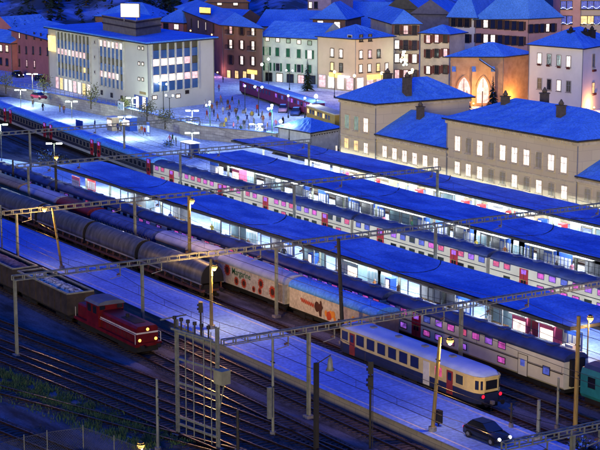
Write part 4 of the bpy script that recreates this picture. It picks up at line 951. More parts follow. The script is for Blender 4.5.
for px, py, yo in ((571,28.5,5),(585.5,29.5,8),(592,28,9)): wh.chimney(px, py, yo, 1.1, 2.4, mat('chimney_dark', (.02,.02,.025)))
tt = Bld('town_house', 'tall pinkish house at the top right with blue and white Christmas lights around its windows', 'house', [at(558.5,62,ZS).xy, at(579,62,ZS).xy], ZS, 24, SAL, depth=12, roof='hip', rh=3)
t2 = Bld('town_house', 'tan house at the top right corner with a warm lit window under strings of lights', 'house', [at(579.3,62,ZS).xy, at(612,62,ZS).xy], ZS, 24, TAN, depth=12, roof='hip', rh=3)
for y in (5,20): tt.wins(0, (563.5,y), (569.5,y), 2, 1.3, 2.0, 'kk', FRD); t2.wins(0, (584,y), (597,y), 3, 1.6, 2.0, 'kkk' if y < 10 else 'yyk', FRD)
FAIRY = emi('fairy_lights', (.75,.85,1.0), 3)
for b, y, xa, xb in ((tt,8.3,561,572),(tt,23.3,561,572),(t2,7.3,582,600),(t2,23.8,582,600)):
    P, Q = b.F[0], b.F[1]; s0, z = on_wall(xa, y, P, Q); s1, _ = on_wall(xb, y, P, Q); d = (Q-P).normalized(); q = P+d*s0-b.b; m = MB(); k = 0
    while k < s1-s0: m.ball((k,-.2,.25*math.sin(k*3)),.09,FAIRY,6,4); k += .35
    m.build('light_string', b.o, (q.x,q.y,z-b.zb), math.atan2(d.y,d.x))
# distant houses along the top of the picture
bgspec = [('violet narrow tower house with lit windows at the top middle', [(308,52),(331,53)], 19, PRW, 'hip', [((310.5,5),(316,5),2,.9,1.6,'w0'),((311,16),(317,16),2,.9,1.0,'w0')]),
 ('brown house with two square lit windows behind the tan corner house', [(313,66),(345,67)], 14.2, BRN, 'hip', [((320.3,23.8),(337.2,25),2,1.5,1.5,'ww')]),
 ('reddish house between penthouse and brown hotel with one bright window', [(160,56),(184,58)], 11.6, PINK, 'hip', [((166,26),(176.5,26.8),2,1.7,1.3,'0w')]),
 ('dark house with two lit windows at the top edge', [(206,38),(248,38)], 13.2, BRN, 'gable', [((219.5,2.5),(235.5,2.8),2,1.3,1.5,'ww')]),
 ('long low house under a dark tree at the top, faint pink wall', [(285,48),(312,50)], 9.5, SAL, 'gable', [((290,15),(305,16),3,.8,1.0,'000')]),
 ('wide barn with great blue roof at the top centre', [(330,44),(385,46)], 7.5, BRN, 'gable', []),
 ('dark olive gable house at the top, right of the big barn roof', [(387,48),(418,49)], 13.5, mat('olive_wall',(.10,.10,.07)), 'gablex', []),
 ('grey blue house with blue roof left of the huge salmon building', [(412,50),(449,51)], 12.5, mat('grey_wall',(.18,.18,.2)), 'gable', []),
 ('low house with blue roof behind the pink house at the far left', [(-10,46),(16,48)], 7, PINK, 'gable', []),
 ('house with broad blue roof behind the office penthouse', [(96,40),(152,42)], 9.5, BRN, 'hip', []),
 ('blue roofed house behind the yellow hotel sign', [(180,40),(232,44)], 8, BRN, 'gable', []),
 ('blue roofed house behind the mint house', [(258,58),(312,60)], 10.8, TAN, 'gable', []),
 ('tall house with steep blue roof at the upper right behind the salmon wing', [(486,46),(556,46)], 9, SAL, 'hip', [])]
for lab, fr, ze, wm, rf, ws in bgspec:
    b = Bld('town_house', lab, 'house', [at(*fr[0],ZS).xy, at(*fr[1],ZS).xy], ZS, ze, wm, depth=14, roof=rf, rh=4 if 'great' not in lab else 7, ov=.7, group='snow roofed houses of the town behind')
    for a_ in ws: b.wins(0, a_[0], a_[1], a_[2], a_[3], a_[4], a_[5], FRD)

# ------------------------------------------------------------------ lamps
def point(parent, loc, e, col, r=.25):
    l = bpy.data.lights.new('lamp_light', 'POINT'); l.energy = e; l.color = col; l.shadow_soft_size = r
    o = bpy.data.objects.new('lamp_light', l); C.objects.link(o); o.location = loc; o.parent = parent; return o
GL_W = emi('globe_white', (.88,.95,1.0), 9); GL_G = emi('globe_greenish', (.80,1.0,.88), 14); GL_O = emi('globe_amber', (1.0,.72,.34), 12); SOD = emi('sodium_bulb', (1.0,.50,.10), 3.2); CORE = emi('bulb_core', (1.0,.80,.45), 30)
GPOST = mat('green_post', (.03,.22,.08), .5); DPOST = mat('dark_post', (.02,.03,.03), .5)
def globe_lamp(label, px, py_base, py_top, n, post, glow, r=.30, e=60, col=(.75,.85,1), z=ZS, name='street_lamp', group=None):
    p = at(px, py_base, z); H = max(2.5, z_at(p.x, p.y, py_top)-z); o = thing(name, label, 'street lamp', (p.x,p.y,z), 0, group)
    m = MB(); m.cyl((0,0,0),(0,0,.5),.16,post); m.cyl((0,0,.5),(0,0,H-(0 if n == 1 else .4)),.075,post)
    pts = [(0,0,H+r*.8)] if n == 1 else [(.75*math.cos(2*math.pi*k/n+.6), .75*math.sin(2*math.pi*k/n+.6), H) for k in range(n)]
    if n == 3: pts[0] = (0,0,H+.55)
    for q in pts:
        if n > 1: m.bar((0,0,H-.55), (q[0],q[1],q[2]-r), .06, post)
    m.build('pole', o)
    for q in pts: b = MB(); b.ball(q, r*.72, glow); b.build('globe', o)
    if e: point(o, (0,0,H+.2 if n > 1 else H+.9), e*11, col)
    return o
def flood_lamp(label, px, py_top, Y=None, z=.9, base=None, e=2600, group='twin headed white platform lamps'):
    if base: p = at(px, base, z)
    else: p = Vector((x_at(px, Y, z+4), Y, z))
    H = max(3, z_at(p.x, p.y, py_top)-z); o = thing('platform_lamp', label, 'platform lamp', (p.x,p.y,z), math.radians(58), group)
    m = MB(); m.cyl((0,0,0),(0,0,H),.07,MAST); m.bar((-.7,0,H),(.7,0,H),.08,MAST); m.build('pole', o)
    for s in (-1,1): b = MB(); b.extr([(-.16,H-.10),(-.10,H+.10),(.10,H+.10),(.16,H-.10)], s*.75-.42, s*.75+.42, GL_G); b.build('lamp_head', o)
    point(o, (0,0,H-.5), e, (.82,1.0,.92)); return o
flood_lamp('tall white platform lamp below the lit sign corner of the office block', 33, 74, base=104)
flood_lamp('white twin lamp in front of the middle of the office block', 72, 101.5, base=121)
flood_lamp('white twin lamp below the blue entrance of the office block', 132.5, 98, base=114, z=ZS)
flood_lamp('white twin lamp right of two kiosks on the far platform', 125, 117, base=139)
flood_lamp('white twin lamp left of the retaining wall end, upper of a close pair', 192.3, 111, base=127, z=ZS)
flood_lamp('white twin lamp at the left tip of the middle canopy, lower of a close pair', 192.3, 133, base=156)
flood_lamp('white twin lamp at the left picture edge above the double deck train', 1, 124.5, Y=103)
flood_lamp('tall white twin lamp above the star bright yard lamp, left of the near canopy', 54.5, 143.5, Y=100.3, e=420)
flood_lamp('white twin lamp on the crowded square edge', 256, 126, base=141)
flood_lamp('white twin lamp among the trees at the left, near the pink house', 21, 90, base=108)
globe_lamp('green post lamp with three dim globes at the left of the crowd', 210, 129, 105, 3, GPOST, GL_W, .28, 30)
globe_lamp('green post lamp with three bright globes in the middle of the crowd', 272, 138, 108.5, 3, GPOST, GL_G, .32, 80, (.8,1,.9))
globe_lamp('dark post lamp with three globes against the office block right wall', 203.5, 102, 81.5, 3, DPOST, GL_W, .28, 25)
globe_lamp('dark post lamp with two bright globes in front of the purple train', 258.6, 116, 87, 2, DPOST, GL_G, .32, 90, (.85,1,.95))
globe_lamp('dark post lamp with one dim globe left of the purple train middle', 245, 112.5, 87, 1, DPOST, GL_W, .28, 20)
globe_lamp('dark post lamp with one globe below the purple train right half', 288.3, 118, 97, 1, DPOST, GL_W, .28, 30)
globe_lamp('dark post lamp with a very bright globe near the white annex', 280.7, 138, 123.5, 1, DPOST, GL_G, .42, 160, (.9,1,.95))
globe_lamp('short dark post lamp with amber globe left of the white annex roof', 289.2, 141, 132.5, 1, DPOST, GL_O, .34, 50, (1,.8,.5))
globe_lamp('dark lamp with two globes in front of the office entrance', 163.5, 110, 84, 2, DPOST, GL_W, .26, 15)
globe_lamp('dark lamp with two faint globes right of the office entrance', 169.7, 117, 95.5, 2, DPOST, GL_W, .26, 15)
globe_lamp('very bright globe lamp above the yellow bus', 316, 119, 98.5, 1, DPOST, GL_G, .5, 200, (.9,.97,1))
globe_lamp('dim globe lamp left of the bright one above the yellow bus', 304.8, 119, 99.5, 1, DPOST, GL_W, .3, 15)
globe_lamp('small globe lamp just left of the yellow bus', 310.6, 122, 106, 1, DPOST, GL_O, .3, 15, (1,.8,.5))
globe_lamp('amber globe lamp in front of the tan corner house shops', 334.4, 98, 73.5, 1, DPOST, GL_O, .42, 120, (1,.7,.35))
globe_lamp('amber globe lamp right of the white awning light', 354.3, 98, 77.5, 1, DPOST, GL_O, .42, 120, (1,.7,.35))
globe_lamp('amber globe lamp beside the yellow shop sign of the tan house', 381.6, 98, 75, 1, DPOST, GL_O, .45, 120, (1,.7,.35))
globe_lamp('cluster lamp of three amber globes in front of the shuttered cream houses', 412, 100, 72.5, 3, DPOST, GL_O, .42, 200, (1,.7,.35))
for px, lb in ((425.5,'leftmost of three low amber lamps left of the church'),(431.6,'middle one of three low amber lamps left of the church'),(437,'rightmost of three low amber lamps left of the church')):
    globe_lamp(lb, px, 96, 84, 1, DPOST, GL_O, .40, 70, (1,.62,.28), group='three low amber lamps')
globe_lamp('amber globe lamp between the two arched church doors', 482, 108, 91, 1, DPOST, GL_O, .38, 90, (1,.55,.2))
globe_lamp('bright white globe lamp in front of the mint house, left one', 262, 88, 66, 1, DPOST, GL_G, .42, 120, (.8,1,.85))
globe_lamp('white globe lamp in front of the mint house, second from the left', 268.5, 88, 60.5, 1, DPOST, GL_G, .36, 90, (.8,1,.85))
globe_lamp('slim white lamp in front of the mint house right half', 289.5, 90, 70.5, 2, DPOST, GL_W, .25, 40)
def uplight(label, px, py, z, e, col=(1,.42,.08)):
    p = at(px, py, z); v = Vector((p.x,p.y,0)).normalized()*2.2; o = thing('wall_lamp', label, 'wall lamp', (p.x-v.x, p.y-v.y, z))
    m = MB(); m.box(-.15,.15,-.15,.15,-.2,0,DPOST); m.build('housing', o); m = MB(); m.ball((0,0,.12),.16,emi('uplight_bulb',(1,.5,.12),14)); m.build('bulb', o); point(o,(0,0,.5),e*3.2,col,.2)
uplight('glowing orange lamp on the upper church wall by the porch roof', 494.5, 69, 9.3, 700)
uplight('glowing orange lamp at the foot of the church side wall', 516, 101, 3.2, 700)
uplight('orange lamp at the foot of the church buttress between the doors', 473.5, 103, 3.2, 260)
uplight('orange lamp at the left corner foot of the church', 452, 104, 3.2, 200)
uplight('orange lamp on the eave of the brown hotel, left one', 190.5, 30.5, 13.0, 160)
uplight('orange lamp on the eave of the brown hotel, right one', 211.8, 34.5, 13.0, 160)
uplight('pink orange light at the street corner between office block and brown hotel', 217.5, 72, 3.5, 110, (1,.35,.45))
uplight('orange light low at the right wall of the white house', 594, 107, 3.2, 420, (1,.4,.12))
uplight('orange light between the white house and salmon wing', 531, 50, 6, 260, (1,.35,.2))
uplight('orange light on the salmon wing wall above the church roof', 473.5, 47, 6.5, 300, (1,.45,.15))
uplight('cluster of white balcony lights on the cream shuttered house', 402, 57, 9.5, 120, (.8,1,.9))
for k, (px, py) in enumerate([(399,52),(402,56),(406,58),(400,60),(404,62),(409,55)]):
    p = at(px, py, 8.6); m = MB(); 
m = MB(); p0 = at(403, 58, 8.8)
for k in range(14): m.ball((RND.uniform(-1.6,1.6), RND.uniform(-.2,.2), RND.uniform(-1.6,1.6)), .22, GL_G, 6, 4)
o = m.build('star_decoration', None, (p0.x*.992, p0.y*.992, 9.0)); tag(o, 'cluster of glowing white star lights hanging before the shuttered cream house', 'light decoration')

# ------------------------------------------------------------------ yard masts and their lamps
def mast(name, label, px, Y, z, py_top, M, lamp=None, e=900, r=.16, timber=True, lean=0.0, base_px=None, cat='mast', xx=None, group=None):
    X = xx if xx is not None else x_at(px, Y, z); H = z_at(X, Y, py_top)-z; o = thing(name, label, cat, (X,Y,z), 0, group)
    m = MB(); m.cyl((0,0,0),(0,lean,H),r,M,r*.8); m.cyl((0,0,0),(0,0,.35),r*2,CONC); m.build('pole', o)
    if timber:
        for k in range(2): m = MB(); m.box(-.28,.28,-.05,.05,0,.1,DPOST); m.build('clamp', o, (0,lean*(.5+.25*k)+.0,H*(.5+.25*k)))
    if lamp:
        dx, dz = lamp; m = MB(); dy = dx; q = Vector((dy*.533, lean+dy*.846, H+dz))
        m.bar((0,lean,H-.15),(q.x,q.y,q.z),.06,DPOST); m.build('lamp_arm', o)
        m = MB(); m.ball((q.x,q.y,q.z-.18),.30,SOD); m.build('bulb_glass', o); m = MB(); m.lathe((q.x,q.y,q.z-.56),[(.05,0),(.13,.05),(.13,.10)],CORE); m.build('bulb', o)
        m = MB(); m.lathe((q.x,q.y,q.z),[(.32,-.12),(.18,.08),(.05,.16)],DPOST); m.build('lamp_shade', o)
        point(o, (q.x,q.y,q.z-.85), e*1.25, (1.0,.56,.17), .15)
    return o
YG = 'yellow lit yard lamp masts'
mast('lamp_mast', 'tall timber lamp mast rising before the middle of the near canopy with an orange bulb', 190, 88.1, 0, 196, MASTY, (.35,-.35), 1100, .22, group=YG)
mast('lamp_mast', 'leaning mast on the snowy platform with the star like lamp at the left', 62, 77.2, 1, 207, MASTY, (-.9,.1), 1100, .15, lean=-1.0, group=YG)
mast('lamp_mast', 'yellow lit mast beside the rightmost silver wagon with a lamp right of its top', 211.5, 78.2, 1, 259, MASTY, (.35,-.6), 2600, .19, group=YG)
mast('lamp_mast', 'tall timber mast by the yellow railcar with a star like lamp near its top', 432.5, 77.0, 1, 338, MASTY, (.8,-.1), 1300, .17, lean=.6, group=YG)
mast('lamp_mast', 'tall yellow timber mast right of the turquoise locomotive nose', 575, 88.1, 0, 316, MASTY, None, 0, .2, group=YG)
mast('lamp_mast', 'slim lamp post with amber bulb standing on the near platform at the right picture edge', 587, 100.5, .9, 316, MASTY, (.15,0), 900, .08, timber=False, group=YG)
mast('lamp_mast', 'short lamp post with a star like bulb behind the wire fence at the bottom left', 128, 56.5, 0, 443, MASTD, (.05,0), 900, .07, timber=False, xx=at(128,452,0).x)
mast('lamp_mast', 'brown mast with amber bulb just right of the white twin lamp at the left', 57, 93.1, 0, 156, MASTD, (.1,0), 300, .2)
mast('catenary_mast', 'dark leaning mast in front of the second painted wagon', 343, 88.1, 0, 238, MASTD, None, 0, .22, lean=-.6)
mast('catenary_mast', 'short pale post beside the tracks left of the tall yellow timber mast at the right', 557, 87.9, 0, 378, MAST, None, 0, .12)
mast('catenary_mast', 'stubby pale post on the platform right of the dark car', 538, 82.6, 1, 400, MAST, None, 0, .17)
mast('catenary_mast', 'thin grey post on the platform between the dark car and the railcar nose', 511, 82.9, 1, 403, MASTD, None, 0, .10)
mast('catenary_mast', 'thin pale pole at the foot of the switch frame, left of it', 158, 57.5, 0, 379, MAST, None, 0, .13)
mast('catenary_mast', 'dark short stake in the yard right of the switch frame', 238, 62.5, 0, 410, MASTD, None, 0, .14)
mast('catenary_mast', 'pale double mast left of the gantry post, with a long counterweight box', 273, 67.2, 0, 338, MAST, None, 0, .13)
mast('catenary_mast', 'pale thin mast at the left edge of the picture beside the platform', 2.5, 75.0, 0, 205, MAST, None, 0, .10)
mast('catenary_mast', 'grey mast at the left edge rising between the double deck coaches', 14, 93.1, 0, 160, MASTD, None, 0, .16)
m = MB(); m.box(-.12,.12,-.16,.16,1.6,4.2,MAST); X = x_at(269.5, 66.7, 2); tag(m.build('counterweight', None, (X,66.7,0)), 'long pale counterweight box hanging beside the pale double mast', 'counterweight')
# hooded lamp, signals
X = x_at(313.5, 68.9, 0)-0; o = thing('yard_lamp', 'dark post with curved arm and bell shaped hood, unlit', 'yard lamp', (-105.6,68.0,0))
H = z_at(-105.6, 68.0, 363); m = MB(); m.box(-.16,.16,-.16,.16,0,H,MASTD); p = Vector((0,0,H-.3))
for k in range(7):
    a = k/6*math.pi*.6; q = Vector((.75*math.sin(a)*1.5*.533, .75*math.sin(a)*1.5*.846+.0, H-.1+.75*math.sin(a))); m.bar(p, q, .07, MASTD); p = q
m.build('pole', o); m = MB(); m.lathe((p.x,p.y,p.z-1.2), [(.36,0),(.24,.25),(.18,.8),(.08,1.1)], MAST); m.build('lamp_hood', o)
def signal(label, px, Y, z, pb, pt, heads=2):
    X = x_at(px, Y, z); H = z_at(X, Y, pt)-z; o = thing('signal_mast', label, 'signal', (X,Y,z), math.radians(-32))
    m = MB(); m.cyl((0,0,0),(0,0,H),.10,MASTD); m.bar((-.25,.2,0),(-.25,.2,H*.9),.04,MASTD); m.bar((.05,.2,0),(.05,.2,H*.9),.04,MASTD)
    for k in range(int(H/.4)): m.bar((-.25,.2,.3+k*.4),(.05,.2,.3+k*.4),.03,MASTD)
    m.build('pole', o)
    for k in range(heads):
        m = MB(); m.box(-.3,.3,-.2,.2,H-.9-k*1.25,H+.1-k*1.25,MASTD)
        for j in range(2): m.cyl((0,-.22,H-.2-k*1.25-j*.4),(0,-.34,H-.2-k*1.25-j*.4),.11,BLACK)
        m.build('signal_head', o)
    return o
signal('dark ladder signal mast standing between two gantry posts at the bottom centre', 370, 72.0, 0, 445, 362)
signal('dark signal with black square board on the snowy platform at the far left', 7, 83.2, 1, 255, 224, 1)
signal('dark signal with square board on the platform edge left of the yellow lit mast', 201, 75.7, .9, 330, 303, 1)
# switch frame of pale steel
o = thing('steel_tower', 'tall ladder like pale steel frame with vertical rods and a box on its right post', 'steel tower', (-114.9,60.7,0), math.atan2(.9,5.0)); Lf = 5.1
H1 = z_at(-114.9,60.7,319); 
for x, hh in ((0,H1),(Lf,H1+.3)):
    m = MB()
    for d in (-.13,.13): m.box(x+d-.035,x+d+.035,-.09,.09,0,hh,MAST)
    for k in range(14): m.box(x-.11,x+.11,-.03,.03,.4+k*.68,.52+k*.68,MAST)
    m.box(x-.35,x+.35,-.35,.35,0,.2,CONC); m.build('post', o)
for z in (.95, 1.55, 4.4, 6.4, H1-1.2): m = MB(); m.box(.18,Lf-.18,-.06,.06,z,z+.18,MAST); m.build('cross_beam', o)
for x in (1.3,2.3,3.6,4.5): m = MB(); m.cyl((x,-.16,.4),(x,-.16,H1-.2),.045,MAST,n=6); m.build('rod', o)
for k in range(6): m = MB(); m.cyl((.4+k*.85,-.5,H1-.6),(.4+k*.85,-.5,H1+.15),.07,MASTD,n=6); m.cyl((.4+k*.85,-.5,H1+.15),(.4+k*.85,-.5,H1+.4),.16,MASTD,n=8); m.build('insulator', o)
m = MB(); m.box(0,Lf,-.6,-.4,H1-.75,H1-.6,MAST); m.bar((0,-1.6,H1+.2),(0,1.0,H1+.2),.1,MAST); m.build('insulator_rack', o)
m = MB(); m.box(Lf+.1,Lf+1.1,-.5,.4,5.6,6.7,mat('box_olive',(.30,.29,.17),.7)); m.build('transformer_box', o)
for x in (.3,.9): m = MB(); m.bar((Lf+x,-.1,5.6),(Lf+.2,0,3.4),.08,MAST); m.build('brace', o)

# ------------------------------------------------------------------ wire fence, grass, shrubs, trees at the bottom left
FEN = mat('fence_wire', (.14,.14,.12), .6, .4)
fp = [at(-30,452,1.9), at(24,437,1.9), at(47,432.5,1.9), at(83,427.5,1.9), at(114,438,1.9), at(150,451,1.9)]
fp = [Vector((p.x,p.y,0)) for p in fp]; o = thing('wire_fence', 'grey chain link fence across the bottom left corner of the picture', 'fence', fp[0])
for p in fp: m = MB(); m.cyl((0,0,0),(0,0,2.1),.045,MAST,n=6); m.build('fence_post', o, p-fp[0])
for a, b in zip(fp, fp[1:]):
    m = MB(); d = (b-a); L = d.length; d = d/L; n = int(L/.22); q0 = a-fp[0]; h = 1.9; st = h
    for k in range(-int(h/.22), n+1):
        for sg_ in (1,-1):
            x0 = k*.22 if sg_ > 0 else k*.22+h; z0 = 0; x1 = x0+sg_*h; z1 = h
            xa, xb = x0, x1; za, zb2 = z0, z1
            if sg_ > 0:
                if xa < 0: za = -xa; xa = 0
                if xb > L: zb2 = h-(xb-L); xb = L
            else:
                if xb < 0: zb2 = h+xb; xb = 0
                if xa > L: za = xa-L; xa = L
            if zb2-za > .05: m.bar(q0+d*xa+Vector((0,0,za)), q0+d*xb+Vector((0,0,zb2)), .016, FEN)
    m.bar(q0+Vector((0,0,h)), q0+d*L+Vector((0,0,h)), .035, FEN); m.build('mesh_panel', o)
GRS = mat('grass_green', (.10,.20,.05), .9, 0, (.05,.10,.03), 1.0); GRS2 = mat('grass_dry', (.15,.17,.07), .9)
m = MB(); RG = random.Random(5)
a_, b_ = at(-20,372,0), at(170,447,0); c_, d_ = at(-10,452,0), at(60,450,0)
for k in range(30000):
    u = RG.random(); v = RG.gauss(0,1)
    p = a_.lerp(b_, u)+Vector((-.2,-1,0))*v*1.15+Vector((RG.uniform(-.4,.4),RG.uniform(-.4,.4),0))
    cl = math.sin(p.x*1.7+p.y*.9)+math.sin(p.x*.6-p.y*2.3)+.5*math.sin(p.y*5+p.x*3)
    if cl < RG.uniform(-1.6,.9): continue
    hh = RG.uniform(.10,.42); t = RG.uniform(0,math.pi); dx, dy = .05*math.cos(t), .05*math.sin(t); lx, ly = RG.uniform(-.16,.16), RG.uniform(-.16,.16)
    m.add([(p.x-dx,p.y-dy,.01),(p.x+dx,p.y+dy,.01),(p.x+lx,p.y+ly,hh)], [(0,1,2)], GRS if RG.random() < .8 else GRS2)
for k in range(5000):
    p = Vector((RG.uniform(-136,-100), RG.uniform(44,64), 0)); cl = math.sin(p.x*.9+p.y*1.3)+math.sin(p.x*.4-p.y*1.1)
    if cl < 1.0: continue
    hh = RG.uniform(.08,.3); lx = RG.uniform(-.15,.15); m.add([(p.x-.05,p.y,.01),(p.x+.05,p.y,.01),(p.x+lx,p.y+lx,hh)], [(0,1,2)], GRS2)
struct('grass', m, 'stuff')
OLV = mat('olive_leaves', (.13,.13,.04), .9, 0, (.05,.06,.02), 2); PINE = mat('pine_needles', (.02,.05,.025), .9, 0, (.008,.02,.012), 2); BARK = mat('bark', (.06,.045,.03), .9)
def shrub(label, px, pb, H, W, z=ZS, M=OLV, n=420, cat='tree', name='bare_tree', group='olive brown trees along the retaining wall'):
    p = at(px, pb, z); o = thing(name, label, cat, p, 0, group); m = MB(); m.cyl((0,0,0),(0,0,H*.6),.14,BARK,.05,8)
    tips = []
    for k in range(7):
        t = k*2.4; q = Vector((math.cos(t)*W*.4, math.sin(t)*W*.4, H*(.5+.06*k))); m.cyl((0,0,H*.2+.06*k*H),q,.05,BARK,.015,5); tips.append(q)
    m.build('trunk', o); m = MB()
    for k in range(n):
        q = tips[k % 7]+Vector((RND.gauss(0,W*.2),RND.gauss(0,W*.2),RND.gauss(0,H*.15))); a = Vector((RND.uniform(-1,1),RND.uniform(-1,1),RND.uniform(-1,1))).normalized(); b = a.orthogonal().normalized(); s = RND.uniform(.08,.2)
        q.z = max(q.z, .3); m.add([q-a*s,q+b*s*.6,q+a*s,q-b*s*.6], [(0,1,2,3)], M)
    m.build('crown', o)
for i, (px, pb, H, W) in enumerate([(6,94,4.5,2.6),(44,97,4.2,2.4),(91,109,4.6,2.4),(147,121,3.6,2.4),(165,129,3.4,2.2),(57,78,3.5,2),(124,112,2.6,1.8)]):
    shrub(['olive brown tree at the far left edge of the street','olive brown tree below the pink house','olive brown tree below the office block middle','bushy olive tree at the wall right of the office entrance','bushy olive tree at the wall near the left end of the square','small olive tree at the left foot of the office block','small olive bush left of the office entrance'][i], px, pb, H, W)
def conifer(label, px, pb, H, W, z=ZS, lights=False, group=None):
    p = at(px, pb, z); o = thing('fir_tree', label, 'tree', p, 0, group); m = MB(); m.cyl((0,0,0),(0,0,H*.95),.18,BARK,.03,8); m.build('trunk', o); m = MB()
    n = int(H*5)
    for j in range(n):
        zz = H*(.10+.88*j/n); R = W*(1-zz/H)*RND.uniform(.8,1.1)+.08
        for k in range(11):
            t = RND.uniform(0,6.28); d = Vector((math.cos(t),math.sin(t),-.35)); s = Vector((-math.sin(t),math.cos(t),0)); q = Vector((0,0,zz))
            m.add([q+s*.05, q+d*R*.6+s*R*.22, q+d*R, q+d*R*.6-s*R*.22], [(0,1,2,3)], PINE)
            if k % 4 == 0: m.add([q+d*R*.4+Vector((0,0,.04))+s*R*.1, q+d*R*.95+Vector((0,0,.05)), q+d*R*.4-s*R*.1+Vector((0,0,.04))], [(0,1,2)], SNOW)
    m.build('crown', o)
    if lights:
        m = MB()
        for k in range(40): zz = H*(.12+.8*k/40); R = W*(1-zz/H)*.8; m.ball((R*math.cos(k*2.4),R*math.sin(k*2.4),zz-R*.3),.07,GL_O,5,3)
        m.build('fairy_light', o)
conifer('tall dark fir tree in front of the mint house right end', 307.5, 91, 7.2, 1.9)
conifer('snow dusted fir tree right of the church doors', 492.5, 110, 7.0, 2.0, lights=False)
conifer('small dark fir tree before the left church door', 466.5, 110, 4.2, 1.6)
for i, (px, pb) in enumerate([(277,42),(272,44),(283,44)]): conifer(['dark fir in the middle of the three at the top','dark fir at the left of the three at the top','dark fir at the right of the three at the top'][i], px, pb, 9+i, 4.5)
for i, (px, pb) in enumerate([(366,44),(374,46),(382,48),(359,45)]): conifer(['dark fir behind the tan house, second from the left','dark fir behind the tan house, third from the left','dark fir behind the tan house nearest the cream house','dark fir behind the tan house, leftmost'][i], px, pb, 7, 3)
# far wood on the hillside: one mass
m = MB(); RW = random.Random(11)
def hill_z(px, d): return ZS+max(0, (d-490))*.16*(1.25-.0012*px)
for k in range(330):
    px = RW.choice([RW.uniform(-20,60), RW.uniform(40,200), RW.uniform(130,180), RW.uniform(-20,300)]); d = RW.uniform(455,720) if RW.random() < .6 else RW.uniform(455,560); u = (px-300)/FPX
    X = FW[0]*d+RT[0]*u*d; Y = FW[1]*d+RT[1]*u*d; z = hill_z(px, d)-1; H = RW.uniform(5,11); W = H*.28
    m.cyl((X,Y,z),(X,Y,z+H*.3),.25,BARK,n=5)
    for j in range(34):
        zz = H*(.12+.86*RW.random()); R = W*(1-zz/H)+.2; t = RW.uniform(0,6.28); dd = Vector((math.cos(t),math.sin(t),-.4)); s = Vector((-math.sin(t),math.cos(t),0)); q = Vector((X,Y,z+zz))
        m.add([q+s*.1,q+dd*R*.6+s*R*.4,q+dd*R*1.1,q+dd*R*.6-s*R*.4],[(0,1,2,3)],PINE)
struct('distant_wood', m, 'stuff')

# ------------------------------------------------------------------ purple train, yellow bus, street cars
PUR = mat('purple_side', (.16,.02,.09), .5, 0, (.11,.015,.06), .8)
P0 = at(243.5,93,ZS); P1 = at(318,118,ZS); dd = (P1-P0); a_ = math.atan2(dd.y,dd.x); Lt = dd.length; 
for i in range(2):
    L = Lt/2-.4; c = thing('narrow_gauge_coach', ['dark purple railcar at the left behind the square lamps','dark purple trailer car with long snowy roof, right of the purple railcar'][i], 'train coach', P0+dd*(.02+.5*i), a_, 'purple cars of the small train by the square')
    m = MB(); m.box(0,L,-1.2,1.2,.6,2.9,PUR); m.build('body', c)
    m = MB(); m.extr([(-1.3,2.9),(-1.1,3.2),(0,3.4),(1.1,3.2),(1.3,2.9)], -.2, L+.2, SNOW); m.build('roof', c)
    m = MB(); m.box(.3,L-.3,-1.0,1.0,.3,.6,BLACK); m.build('underframe', c)
    for k in range(int(L/1.9)): put('window', pane(1.1,.75,'v0k0v'[k%5] if i else '0v000'[k%5],PUR), c, (1.2+k*1.9,-1.215,2.15))
    for x in (2.5, L-2.5): put('bogie', bogie_mesh(1.6,.32), c, (x,0,-.25))
YEL = mat('bus_yellow', (.40,.26,.03), .5)
P0 = at(312.5,121,ZS); P1 = at(341,131,ZS); dd = (P1-P0); L = dd.length
c = thing('bus', 'yellow bus with dark windows and pale roof parked left of the station pavilion', 'bus', P0, math.atan2(dd.y,dd.x))
m = MB(); m.box(0,L,-1.2,1.2,.45,2.9,YEL); m.build('body', c); m = MB(); m.box(-.05,L+.05,-1.25,1.25,2.9,3.1,mat('bus_roof',(.5,.48,.42))); m.build('roof', c)
for k in range(int(L/1.4)-1): put('window', pane(1.0,.8,'0' if k % 3 else 'y',YEL), c, (1.0+k*1.4,-1.21,2.1))
for x in (2,L-2.5):
    for y in (-1.1,1.1): m = MB(); m.cyl((0,-.12,0),(0,.12,0),.45,TYRE,n=14); m.build('wheel', c, (x,y,.45))
def street_car(label, px, py, ang, M, lit=None, z=ZS):
    p = at(px, py, z); c = thing('parked_car', label, 'car', p, ang); 
    for nm, ms in (('body', M),):
        m = MB(); vs = []; fs = []
        for x, z0, z1, w_ in sec: vs += [(x,-w_,z0),(x,w_,z0),(x,w_,z1-.1),(x,w_*.9,z1),(x,-w_*.9,z1),(x,-w_,z1-.1)]
        for i in range(len(sec)-1):
            for j in range(6): fs.append((i*6+j,i*6+(j+1)%6,i*6+6+(j+1)%6,i*6+6+j))
        fs += [tuple(range(6)), tuple(range(len(vs)-6,len(vs)))]; m.add(vs, fs, M, True); m.build('body', c)
    m = MB(); vs = []
    for x, zz, w_ in cs: vs += [(x,-w_,zz),(x,w_,zz)]
    vs += [(-1.75,-.76,.85),(-1.75,.76,.85),(.95,-.78,.85),(.95,.78,.85)]
    m.add(vs, [(0,1,3,2),(2,3,5,4),(4,5,7,6),(0,2,4,6,10,8),(1,3,5,7,11,9)], DARKG); m.box(-1.2,.12,-.56,.56,1.405,1.47,SNOW); m.build('cabin_glass', c)
    for x in (-1.3,1.3):
        for y in (-.78,.78): m = MB(); m.cyl((0,-.1,0),(0,.1,0),.31,TYRE,n=12); m.build('wheel', c, (x,y,.31))
    if lit:
        for s in (-1,1): m = MB(); m.ball((1.98,s*.56,.62),.12,emi('car_headlight',(.9,.93,1.0),20)); m.build('headlight', c)
street_car('snow dusted dark blue car below the purple train right end', 296, 115, -.7, mat('car_blue',(.03,.06,.25),.3))
street_car('pale car with pinkish shine near the purple trailer', 283, 112, -.6, mat('car_pale',(.4,.25,.4),.3))
